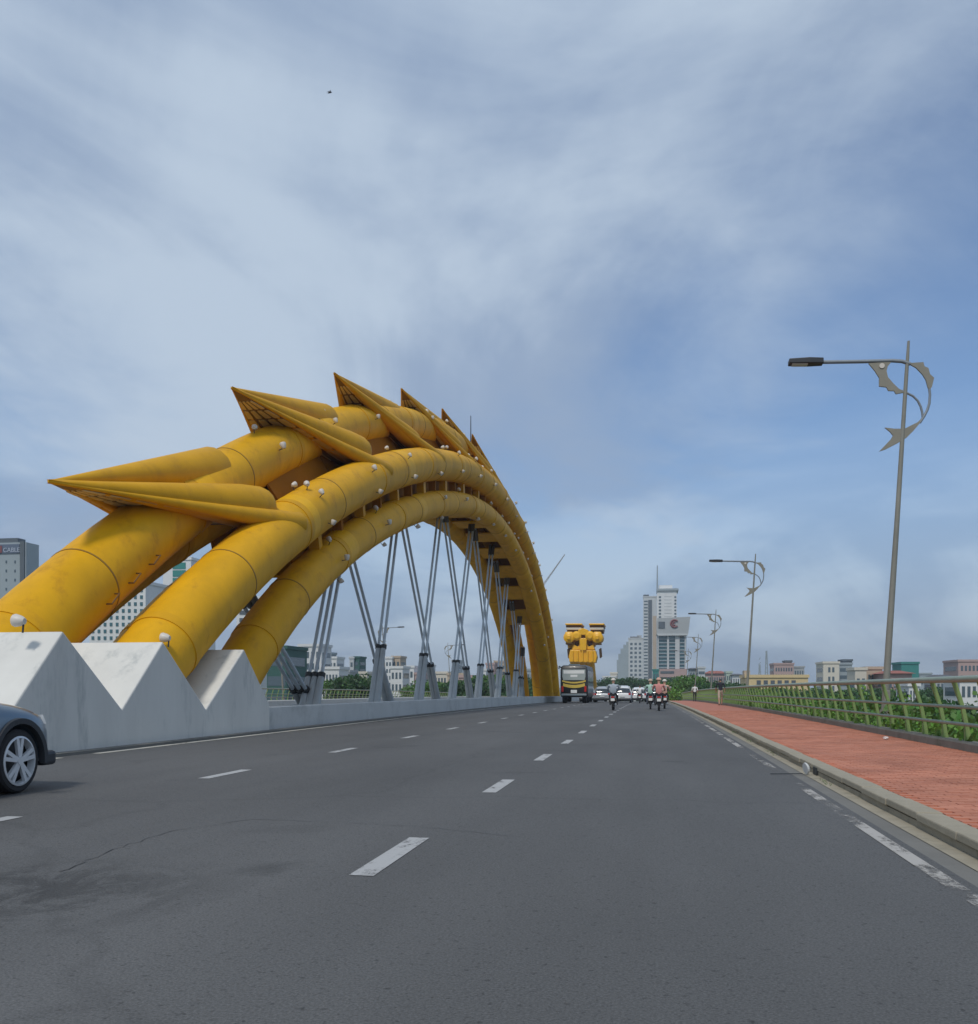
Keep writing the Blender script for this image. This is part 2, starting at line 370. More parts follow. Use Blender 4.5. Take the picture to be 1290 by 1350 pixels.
def dash(x, y0, y1, w, m, lift=.004):
    ys = list(np.linspace(y0, y1, max(2, int((y1-y0)/3)+2)))
    mb = MB(); n = len(ys)
    for y in ys: mb.v += [(x-w/2, y, dz(y)+lift), (x+w/2, y, dz(y)+lift)]
    for i in range(n-1): mb.f.append((2*i, 2*i+1, 2*i+3, 2*i+2))
    return mb.build('lane_dash' if y1-y0 < 3 else 'edge_line', MT[m], road)
for k in range(-3, 34):
    dash(-1.66, 5.46+4.55*k, 5.46+4.55*k+1.45, .15, 'paint_dash')
for k in range(-4, 34):
    dash(-5.32, 6.2+4.8*k, 6.2+4.8*k+1.28, .15, 'paint_dash')
dash(1.66, -10, 160, .105, 'paint_edge')
dash(-9.12, -8, 13.9, .16, 'paint_median'); dash(-9.12, 14.9, 160, .16, 'paint_median')

struct(strip(1.93, KX+.015, .003, YS).build('gutter_edge', MT['kerb_concrete']))
# tar-sealed cracks meandering over the lanes
def seal(pts, w, seed):
    rg = random.Random(seed); p = []
    for (x0, y0), (x1, y1) in zip(pts, pts[1:]):
        m = max(4, int(math.hypot(x1-x0, y1-y0)/.10))
        for i in range(m): p.append(Vector((x0+(x1-x0)*i/m+rg.uniform(-.025, .025), y0+(y1-y0)*i/m+rg.uniform(-.025, .025), .0035)))
    mb = MB()
    for i, q in enumerate(p):
        t = (p[min(i+1, len(p)-1)]-p[max(i-1, 0)]).normalized(); o = Vector((-t.y, t.x, 0))*w*rg.uniform(.2, 1.0)*.5
        mb.v += [tuple(q-o), tuple(q+o)]
    for i in range(len(p)-1): mb.f.append((2*i, 2*i+1, 2*i+3, 2*i+2))
    mb.build('crack_seal', MT['tar'], road)
seal([(-3.46, 5.28), (-3.59, 6.08), (-3.6, 6.95), (-3.29, 7.66), (-2.68, 7.62), (-1.9, 7.5), (-.86, 7.05)], .014, 1)
# kerb stones, each its own piece
kp = struct(strip(KX+.012, PX-.03, .052, YS, .3).build('kerb', MT['kerb_concrete']))
kmesh = None
y = 2.0; i = 0
while y < 120:
    if kmesh is None:
        kmesh = MB().box(KX-.008, PX, .006, .994, .064, .128).mesh('kerb_stone')
    o = link('kerb_stone', kmesh, MT['kerb_concrete'], kp, bevel=.012, world=False)
    o.location = (random.uniform(-.008, .008), y, dz(y+.5)+random.uniform(-.006, .004)); y += 1.0

# pavers: 300 nearest are pieces, the rest one part, the sheet takes over beyond
pmesh = MB().box(-.096, .096, -.046, .046, -.03, .03).mesh('paver')
pm2 = MB(); cnt = 0; row = 0; y = 6.6
while y < 46:
    x = PX+.1+(.1 if row % 2 else 0)
    while x < RX-.02:
        zc = dz(y)+.092+random.uniform(-.0025, .0025)
        # what the camera's frame holds
        w = y*CP-x*SP; vis = (CXP+FPX*(x*CP+y*SP)/w) < 1300
        if vis and cnt < 300:
            o = link('paver', pmesh, MT['paver_red'], walk, world=False); o.location = (x, y, zc); cnt += 1
        elif y > 6: pm2.box(x-.096, x+.096, y-.046, y+.046, zc-.03, zc+.03)
        x += .2
    y += .1; row += 1
tag(pm2.build('paver_field', MT['paver_red'], walk, fix=False), kind='stuff')

struct(strip(-9.6, -9.27, .05, YS, .2).build('wall_footing', MT['gutter']))
# ------------------------------------------------------------------ median barrier and zigzag plinth
XC, XW = -12.4, -9.5
PEAKS = [(11.3, .64), (13.15, .64), (14.57, 2.02), (16.38, .70), (17.89, 2.0), (19.78, .62), (21.78, 2.0), (23.36, .66)]
pl = MB().prism([(11.3, -.2)]+PEAKS+[(23.36, -.2)], 'x', XW, -15.3).build('arch_plinth', MT['white_plaster'], bevel=.03)
tag(pl, 'white plastered zigzag plinth with three pointed ridges under the arch feet', 'plinth')
for x0, x1, lab in ((XW-.30, XW-.04, 'low grey concrete barrier along the median beside the near lanes'), (-15.3, -15.05, 'low grey concrete barrier on the far side of the median')):
    r = empty('median_barrier', (x0, 23.4, 0), lab, 'barrier')
    y = -22.0; k = 0
    while y < 150:
        y1 = y+6
        if y < 11.3 and y1 > 11.3: y1 = 11.29
        if 11.2 < y < 23.37: y = 23.38; y1 = 26
        yy = list(np.linspace(y+.006, y1-.006, 3))
        MB().loft([[(x0,q,dz(q)-.2),(x1,q,dz(q)-.2),(x1,q,dz(q)+.60),(x1-.04,q,dz(q)+.63),(x0+.04,q,dz(q)+.63),(x0,q,dz(q)+.60)] for q in yy]).build('barrier_block', MT['barrier'], r)
        y = y1

# ------------------------------------------------------------------ the yellow arch
def fitcurve(pts, deg=6, n=400):
    p = np.array(pts, float); t = np.concatenate([[0], np.cumsum(np.hypot(*np.diff(p, axis=0).T))]); t /= t[-1]
    tt = np.linspace(-.02, 1.02, n); cy = np.polyfit(t, p[:, 0], deg); cz = np.polyfit(t, p[:, 1], deg)
    return np.stack([np.polyval(cy, tt), np.polyval(cz, tt)], 1)
AC = fitcurve([(15.6,.7),(17.7,2.14),(19.6,3.2),(21.9,4.5),(30.2,8.87),(36,11.1),(42.4,12.9),(49,14.6),(55.8,15.9),(66,16.9),(75,16.7),(84,15.2),(92,12.9),(100,9.6),(107,5),(110.5,1.0)])
BC = fitcurve([(18.2,.7),(20,1.97),(23.1,3.75),(27.6,5.75),(33.9,8.42),(41,10.7),(48.1,12.3),(57.9,13.9),(66.9,14.55),(74,14.3),(82,13.2),(89,11.4),(97,8.6),(103,5.2),(107.5,.8)])
CC = fitcurve([(23.4,.8),(24.9,2.1),(28,3.8),(32,5.55),(37.6,7.66),(44.1,9.5),(53.8,11.4),(61,12.3),(68.9,12.6),(76.4,12.1),(83,10.7),(91,8.0),(97.5,4.9),(102,.8)])
def at_y(c, y):
    i = int(np.clip(np.searchsorted(c[:, 0], y), 1, len(c)-1)); a, b = c[i-1], c[i]; f = (y-a[0])/(b[0]-a[0]+1e-9)
    p = a+(b-a)*f; t = (b-a)/np.hypot(*(b-a)); return float(p[0]), float(p[1]), float(t[0]), float(t[1])
arch = empty('tube_arch', (XC, 20, 0), 'yellow steel arch of five thick tubes with pointed fins over the median', 'arch')
TR = .80; BX = 1.72; CX_ = 1.66
tubes = [('ridge', AC, 0, .84), ('upper', BC, BX, TR), ('upper', BC, -BX, TR), ('lower', CC, CX_, TR*.84), ('lower', CC, -CX_, TR*.84)]
tube_objs = []
for nm, c, dx, r in tubes:
    idx = list(range(0, len(c), 4))
    o = MB().tube([(XC+dx, c[i][0], c[i][1]) for i in idx], r, 40, up=(1, 0, 0)).build('tube', MT['yellow_paint'], arch, smooth=40)
    tube_objs.append(o)
    # weld seams and flange collars
    L = np.concatenate([[0], np.cumsum(np.hypot(*np.diff(c, axis=0).T))]); s = 4.2; k = 0
    while s < L[-1]-2:
        i = int(np.searchsorted(L, s)); p = c[i]; t = c[min(i+1, len(c)-1)]-c[i-1]; t = t/np.hypot(*t)
        wide = .022 if k % 2 else .14; rr = r+(.010 if k % 2 else .022)
        q = [(XC+dx, p[0]+t[0]*a, p[1]+t[1]*a) for a in (-wide, wide)]
        MB().tube(q, rr, 40, up=(1, 0, 0)).build('collar', MT['seam'] if k % 2 else MT['yellow_fin'], o, smooth=40)
        if k % 3 == 2:      # band repainted after the joint was welded
            a0 = random.uniform(.2, .5); q = [(XC+dx, p[0]+t[0]*a, p[1]+t[1]*a) for a in (a0, a0+random.uniform(.5, 1.1))]
            MB().tube(q, r+.004, 40, up=(1, 0, 0)).build('repaint_band', MT['yellow_fresh'], o, smooth=40)
        s += (4.6 if k % 2 else 3.1)*random.uniform(.8, 1.25); k += 1
# plates between the tubes
def plate(name, ca, xa, cb, xb, y0, y1, m, off=0.0, th=.08):
    rings = []
    for q in np.linspace(0, 1, 5):
        ya = y0+(y1-y0)*q
        pa = at_y(ca, ya); n = (-pa[3], pa[2])
        # matching point of the second curve along the normal
        d = (cb[:, 0]-pa[0])*pa[2]+(cb[:, 1]-pa[1])*pa[3]
        ok = np.hypot(cb[:, 0]-pa[0], cb[:, 1]-pa[1]) < 6
        j = int(np.argmin(np.where(ok, np.abs(d), 99))); pb = cb[j]
        A = Vector((XC+xa, pa[0]+n[0]*off, pa[1]+n[1]*off)); B = Vector((XC+xb, pb[0]+n[0]*off, pb[1]+n[1]*off))
        t = Vector((0, pa[2], pa[3])); nn = (B-A).cross(t).normalized()*th/2
        rings.append([A-nn, B-nn, B+nn, A+nn])
    return MB().loft(rings).build(name, MT[m], arch)
y = 28.6
while y < 96:
    plate('web_panel', BC, BX-.1, BC, -BX+.1, y+.03, y+4.9, 'web_brown', off=.15)
    for sgn in (1, -1):
        plate('web_panel', BC, sgn*(BX-.45), CC, sgn*(CX_-.40), y+.03, y+4.9, 'web_brown')
        plate('web_panel', AC, sgn*.25, BC, sgn*(BX-.65), y+.03, y+4.9, 'web_brown')
    for q in (1.2, 3.6):        # stiffener boxes in the gap between the side tubes
        for sgn in (1, -1):
            b = at_y(BC, y+q); d = (CC[:, 0]-b[0])*b[2]+(CC[:, 1]-b[1])*b[3]; j = int(np.argmin(np.abs(d)+np.where(np.hypot(CC[:,0]-b[0], CC[:,1]-b[1]) > 6, 99, 0)))
            P0 = Vector((XC+sgn*(BX-.02), b[0], b[1])); P1 = Vector((XC+sgn*(CX_-.02), *CC[j].tolist()))
            MB().bar(P0, P1, .34, .42 if q < 2 else .20).build('stiffener_box', MT['yellow_fin' if q < 2 else 'web_brown'], arch)
    if y < 91:
        plate('soffit_panel', CC, CX_-.2, CC, -CX_+.2, y+.03+1.5, y+4.4, 'yellow_paint', off=-.15)
    y += 5.0
# fins
fin_spec = [(27.3, 18.5, 5.4), (36.9, 27.5, 10.1), (46.8, 37.1, 13.6), (57.2, 47.7, 16.2), (67.7, 57.5, 17.95), (77.4, 67.6, 19.0), (87, 77.6, 18.6), (96, 87.6, 16.8)]
for yb, yt, zt in fin_spec:
    b = at_y(BC, yb); n = Vector((0, -b[3], b[2])); t = Vector((0, b[2], b[3])); T = Vector((XC, yt, zt))
    d = (AC[:, 0]-b[0])*b[2]+(AC[:, 1]-b[1])*b[3]; j = int(np.argmin(np.abs(d)+np.where(np.hypot(AC[:,0]-b[0], AC[:,1]-b[1]) > 6, 99, 0)))
    Ap = Vector((XC, *AC[j])); Bp = Vector((XC, b[0], b[1]))
    far = yb > 40
    PB = lambda s: Bp+n*.22-t*.2+Vector((s*(BX+.52), 0, 0))
    PM = lambda s: (Bp+Ap)/2+n*.38-t*(3.0 if far else 1.7)+Vector((s*1.25, 0, 0))
    PA = Ap+n*.40-t*.6
    ends = [(PB(1), .30 if far else .33), (PM(1), .40 if far else .58), (PA, .55 if far else .66), (PM(-1), .40 if far else .58), (PB(-1), .30 if far else .33)]
    sk = MB()
    for (p, r), (q, r2) in zip(ends, ends[1:]):
        u = (q-p).cross(T-p).normalized()*.05
        sk.loft([[T-u, p-u, q-u], [T+u, p+u, q+u]])
    fin = sk.build('fin', MT['yellow_fin'], arch)
    for e, (p, r) in enumerate(ends):
        ax = (p-T).normalized(); ln = (p-T).length
        pts, rad = [], []
        for s in np.linspace(0, 1, 9).tolist(): pts.append(T+(p-T)*s); rad.append(.02+r*(s if e in (1, 2, 3) else s**1.5))
        if e in (1, 3):        # a straight collar and a domed end
            pts.append(p+ax*.7); rad.append(r*1.06)
            for a in (.35, .65, .85, .97, 1.0): pts.append(p+ax*(.7+r*1.06*a)); rad.append(r*1.06*math.sqrt(max(0, 1-a*a))+.01)
        else:
            for a in (.5, .9): pts.append(p+ax*r*a); rad.append(r*math.sqrt(1-a*a))
        MB().tube(pts, rad, 20).build('fin_rib', MT['yellow_fin'], fin, smooth=45)
    # underside: panels between dark ribs
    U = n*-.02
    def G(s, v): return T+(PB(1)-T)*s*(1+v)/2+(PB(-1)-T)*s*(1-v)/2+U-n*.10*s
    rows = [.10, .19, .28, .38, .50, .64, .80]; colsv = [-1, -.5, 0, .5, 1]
    for a, c in zip(rows, rows[1:]):
        for v0, v1 in zip(colsv, colsv[1:]):
            g = .20; q = []
            for s, v in ((a, v0), (a, v1), (c, v1), (c, v0)):
                ss = s+g*((a+c)/2-s); vv = v+g*1.6*((v0+v1)/2-v); q.append(G(ss, vv))
            # rounded cell
            ctr = sum(q, Vector())/4; poly = []
            for i in range(4):
                p0, p1, p2 = q[i-1], q[i], q[(i+1) % 4]
                poly += [p1.lerp(p0, .22), p1.lerp(ctr, .07), p1.lerp(p2, .22)]
            MB().loft([[p-n*.05 for p in poly], [p-n*.02 for p in poly]]).build('fin_panel', MT['fin_panel'], fin)
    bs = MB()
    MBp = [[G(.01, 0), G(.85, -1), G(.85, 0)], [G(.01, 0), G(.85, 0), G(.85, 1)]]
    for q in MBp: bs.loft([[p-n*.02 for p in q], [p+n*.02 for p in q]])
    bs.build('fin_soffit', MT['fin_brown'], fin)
# lightning rod
MB().tube([byX(621, 600, XC), byX(621, 548, XC)], [.05, .025], 8).build('lightning_rod', MT['dark_plastic'], arch)
# ladder rungs near the foot of the ridge tube
for k in range(3):
    p = at_y(AC, 19.2+k*.9); base = Vector((XC+.80, p[0]+.15, p[1]-.15))
    MB().tube([base, base+Vector((.14, 0, 0)), base+Vector((.14, .3, .25)), base+Vector((-.02, .3, .25))], .02, 6).build('step_rung', MT['fin_brown'], arch)

# floodlights clamped to the tubes
def floodlight():
    r = empty('floodlight', (0, 0, 0), '', 'floodlight')
    MB().tube([(0, 0, -.02), (0, 0, .14)], .018, 6).build('bracket', MT['dark_plastic'], r)
    MB().tube([(0, -.02, .20), (0, .05, .20), (0, .17, .20), (0, .20, .20)], [.06, .10, .125, .115], 12).build('lamp_head', MT['lamp_white'], r, smooth=40)
    return r
fl0 = floodlight(); first = True
def place_flood(p, up, lab, grp, sc=1.0):
    global first
    o = fl0 if first else copy_tree(fl0); first = False
    o.location = p; o.rotation_euler = Vector(up).to_track_quat('Z', 'Y').to_euler(); o.scale = (sc,)*3
    tag(o, lab, 'floodlight', grp)
for c, dx, r, angs, lab, grp, y0, y1 in (
    (AC, 0, .84, (20, 55, 90), 'small white floodlight clamped to the ridge tube of the arch', 'floodlights on the ridge tube', 24, 64),
    (BC, BX, TR, (-25, 35, 80, 105), 'small white floodlight clamped to the upper side tube of the arch', 'floodlights on the upper tube', 29, 100),
    (CC, CX_, TR*.84, (-55, 15, 60), 'small white floodlight clamped to the lower side tube of the arch', 'floodlights on the lower tube', 31, 96)):
    y = y0; k = 0
    while y < y1:
        p = at_y(c, y); n = Vector((0, -p[3], p[2]))
        for a in angs:
            if random.random() < .22: continue
            a += random.uniform(-8, 8); d = Vector((1, 0, 0))*math.cos(R(a))+n*math.sin(R(a))
            place_flood(Vector((XC+dx, p[0], p[1]))+d*(r+.02), d, lab, grp, random.uniform(.65, .85))
        y += 5.4; k += 1
for q in (byX(30, 833, -9.85), byX(243, 886, -10.1), byX(222, 852, -9.95)):
    place_flood(q, (.1, 0, 1), 'round white floodlight standing on the zigzag plinth', 'floodlights on the plinth', .85)

# ------------------------------------------------------------------ hangers
hang = [(35.1, 28.6, 3), (33.6, 37.6, 3), (46.3, 38.6, 2), (42.0, 46.2, 2), (57.0, 48.2, 2), (50.4, 56.2, 2), (68.2, 58.9, 2), (59.2, 66.4, 2), (78.7, 69.5, 2), (68.4, 75.0, 2),
        (88.0, 79.6, 2), (77.5, 83.2, 2), (97.0, 89.0, 2), (87.5, 91.5, 2), (95.5, 97.0, 2)]
for k, (yb, yt, n) in enumerate(hang):
    zt = at_y(CC, yt)[1]+.1; zb = dz(yb)+.30
    lab = 'thick bundle of grey hanger cables leaning beside the arch foot' if n == 3 else 'slanted pair of grey hanger cables crossing its neighbour under the arch'
    h = empty('hanger', (XC, yb, zb), lab, 'cable', 'hanger bundles at the arch foot' if n == 3 else 'crossing hangers under the arch')
    a, b = Vector((XC, yb, zb)), Vector((XC, yt, zt)); d = (b-a).normalized()
    xs = [-.24, 0, .24] if n == 3 else [-.12, .12]
    if k % 2: xs = [x+.22 for x in xs]
    else: xs = [x-.22 for x in xs]
    for x in xs:
        MB().tube([a+Vector((x, 0, 0))+d*.3, b+Vector((x, 0, 0))], .068, 10).build('cable', MT['hanger_grey'], h, smooth=40)
        ln = min(3.0 if n == 2 else 1.5, (b-a).length*.4)
        MB().tube([a+Vector((x, 0, 0)), a+Vector((x, 0, 0))+d*ln], [.17, .115], 12).build('casing', MT['casing_grey'], h, smooth=40)
        MB().tube([a+Vector((x, 0, 0))+d*(ln-.12), a+Vector((x, 0, 0))+d*(ln+.05)], .145, 12).build('band', MT['black_band'], h, smooth=40)
        MB().tube([b+Vector((x, 0, 0))-d*1.0, b+Vector((x, 0, 0))-d*.1], .12, 12).build('upper_sleeve', MT['sleeve'], h, smooth=40)
    MB().prism([(yb-.55, zb), (yb+.55, zb), (yb+.42, zb+.22), (yb-.42, zb+.22)], 'x', XC+min(xs)-.32, XC+max(xs)+.32).build('pedestal', MT['casing_grey'], h, bevel=.03)

# ------------------------------------------------------------------ street lamps
def street_lamp():
    r = empty('street_lamp', (0, 0, 0), '', 'street lamp')
    Q = lambda px, py: (.0+(px-1167)/56.4, (906-py)/56.4+1.1-.10)
    q3 = lambda px, py, y=0: (Q(px, py)[0], y, Q(px, py)[1])
    MB().tube([(0, 0, -.3), (.03, 0, .5)], [.14, .125], 16).build('base', MT['pole_beige'], r, smooth=40, world=False)
    MB().tube([(0, 0, .1), (.12, 0, 2.2), (.30, 0, 5.0), (.50, 0, 8.3), (.53, 0, 8.75), (.55, 0, 9.09)], [.085, .075, .058, .044, .037, .028], 16).build('pole', MT['pole_beige'], r, smooth=40, world=False)
    MB().box(-.02, .12, -.122, -.09, .55, .95).build('service_hatch', MT['pole_beige'], r, world=False, bevel=.01)
    MB().tube([q3(1200, 480), q3(1190, 476), q3(1178, 474.5), q3(1140, 473.5), q3(1088, 471.5)], .045, 10).build('arm', MT['galv'], r, smooth=40, world=False)
    h = MB().loft([[q3(1090, 467.5, -.13), q3(1090, 474.5, -.13), q3(1090, 474.5, .13), q3(1090, 467.5, .13)], [q3(1072, 466.5, -.16), q3(1072, 474, -.16), q3(1072, 474, .16), q3(1072, 466.5, .16)], [q3(1046, 466.5, -.14), q3(1046, 472.5, -.14), q3(1046, 472.5, .14), q3(1046, 466.5, .14)]]).build('lamp_head', MT['dark_plastic'], r, world=False, bevel=.015)
    o_ = MB().loft([[q3(1070, 474.1, -.11), q3(1050, 473, -.11), q3(1050, 473, .11), q3(1070, 474.1, .11)], [q3(1070, 475, -.09), q3(1050, 473.9, -.09), q3(1050, 473.9, .09), q3(1070, 475, .09)]]).build('lens', MT['clear_lens'], h, world=False)
    k = 1/8.436
    P = lambda x, y: Q(1130+x*k, 450+y*k)
    def flat(name, pts, th=.05):
        pts = [P(*p) for p in pts]; MB().prism(pts, 'y', -th/2, th/2).build(name, MT['ornament'], r, world=False)
    # outer sweep with stepped back fin, tail, inner sweep
    flat('ornament_fin', [(575,245),(725,243),(738,290),(778,310),(795,378),(838,422),(815,520),(790,560),(772,520),(752,440),(715,375),(650,300),(590,262)])
    flat('ornament_tail', [(720,850),(690,915),(620,1000),(550,1070),(450,1130),(330,1190),(262,1210),(330,1140),(385,1080),(408,1040),(380,1000),(322,948),(420,965),(530,970),(600,935),(665,905)])
    flat('ornament_wing', [(150,225),(390,222),(352,270),(340,320),(355,390),(410,460),(470,525),(545,565),(440,580),(420,545),(360,540),(340,500),(262,485),(262,390),(215,310)], .05)
    MB().tube([(*(lambda a: (a[0], 0, a[1]))(P(*p)),) for p in ((790,540),(797,600),(790,700),(770,770),(735,840),(690,910))], .03, 8).build('ornament_hoop', MT['galv'], r, smooth=40, world=False)
    MB().tube([(*(lambda a: (a[0], 0, a[1]))(P(*p)),) for p in ((500,545),(560,575),(620,610),(670,665),(700,730),(715,790),(722,850))], .028, 8).build('ornament_hoop', MT['galv'], r, smooth=40, world=False)
    c = P(290, 262); MB().tube([(c[0], -.045, c[1]), (c[0], .045, c[1])], .06, 12).build('ornament_eye', MT['lamp_white'], r, world=False)
    return r
L0 = street_lamp()
for k, (x, y) in enumerate([(5.40, 23.9), (5.66, 59.5), (5.9, 98), (6.0, 135), (6.1, 172)]):
    o = L0 if k == 0 else copy_tree(L0)
    o.location = (x, y, dz(y)+.10)
    tag(o, ['tall street lamp with fish ornament rising behind the near stretch of green railing', 'street lamp with fish ornament, second along the railing', 'street lamp with fish ornament, third along the railing', 'street lamp with fish ornament before the glass office tower', 'distant street lamp at the end of the railing'][k], 'street lamp', 'street lamps along the railing')
for k, (x, y) in enumerate([(-30.9, 79), (-30.9, 112), (-30.9, 150)]):
    o = copy_tree(L0); o.location = (x, y, dz(y)+.1); o.rotation_euler = (0, 0, math.pi)
    tag(o, 'street lamp across the far roadway, seen between the hangers', 'street lamp', 'street lamps across the far roadway')

# ------------------------------------------------------------------ railing along the pavement
def railing(X0, sgn, ya, yb, lab, step=1.2):
    r = empty('railing', (X0, ya, 0), lab, 'railing')
    yy = list(np.arange(ya, yb+.1, 4.0))
    MB().loft([[(X0,q,dz(q)-.1),(X0+sgn*.30,q,dz(q)-.1),(X0+sgn*.30,q,dz(q)+.25),(X0+sgn*.03,q,dz(q)+.265),(X0,q,dz(q)+.235)] for q in yy]).build('base_wall', MT['plinth_concrete'], r)
    def rail(dx, z, rad, nm): MB().tube([(X0+sgn*dx, q, dz(q)+z) for q in yy], rad, 12).build(nm, MT['rail_pipe'], r, smooth=40)
    rail(-.10, 1.235, .052, 'top_rail'); rail(.005, .80, .028, 'middle_rail'); rail(.07, .525, .028, 'lower_rail')
    ps = MB()
    prof = [(.20, .24), (.10, .24), (.10, .5), (.04, .8), (-.09, 1.19), (-.05, 1.21), (-.02, 1.19), (.10, .8), (.16, .5)]
    pme = MB().prism([(sgn*a, b) for a, b in prof], 'y', -.028, .028).mesh('railing_post')
    q = ya+.4
    while q < yb:
        o = link('railing_post', pme, MT['rail_post'], r, world=False); o.location = (0, q-ya, dz(q)); q += step
    return r
railing(RX, 1, 4, 150, 'green slatted railing with grey pipe rails beside the red pavement')
railing(-30.0, -1, 8, 150, 'railing on the far side of the bridge, seen under the arch', 1.2)

# ------------------------------------------------------------------ vehicles
def wheel_parts(root, x, y, r, side, w=.22, alloy=True):
    """wheel with tyre, rim and spokes; axle along x"""
    t = MB(); pr = [(-w/2, r*.76), (-w/2, r*.92), (-w/2*.8, r*.985), (-w/4, r), (w/4, r), (w/2*.8, r*.985), (w/2, r*.92), (w/2, r*.76)]
    n = 40
    t.loft([[(x+a, y+b*math.cos(2*math.pi*j/n), r+b*math.sin(2*math.pi*j/n)) for j in range(n)] for a, b in pr], not alloy, not alloy)
    ty = t.build('wheel', MT['rubber'], root, smooth=35, world=False)
    if not alloy: return ty
    ox = x+side*(w/2-.012)
    rim = MB(); pr = [(0, r*.775), (.018, r*.77), (.024, r*.71), (-.05, r*.66)]
    rim.loft([[(ox+side*a, y+b*math.cos(2*math.pi*j/n), r+b*math.sin(2*math.pi*j/n)) for j in range(n)] for a, b in pr], False, False)
    rim.build('rim', MT['alloy'], ty, smooth=35, world=False)
    for k in range(5):
        for d in (-.17, .17):
            a = 2*math.pi*k/5+.3+d; a0 = 2*math.pi*k/5+.3+d*.9
            p0 = Vector((ox+side*.022, y+r*.10*math.cos(a0), r+r*.10*math.sin(a0))); p1 = Vector((ox+side*.020, y+r*.73*math.cos(a), r+r*.73*math.sin(a)))
            tg = (p1-p0).normalized(); q = tg.cross(Vector((1, 0, 0))); 
            ring = lambda p, hw, th: [p-q*hw-Vector((side*th, 0, 0)), p+q*hw-Vector((side*th, 0, 0)), p+q*hw, p-q*hw]
            MB().loft([ring(p0, r*.06, .03), ring(p1, r*.062, .035)]).build('spoke', MT['alloy'], ty, world=False)
    MB().tube([(ox-.02*side, y, r), (ox+side*.03, y, r)], [r*.15, r*.13], 16).build('hub', MT['alloy'], ty, smooth=40, world=False)
    MB().tube([(ox-side*.10, y, r), (ox-side*.09, y, r)], r*.765, 24).build('brake_disc', MT['dark_plastic'], ty, world=False)
    return ty

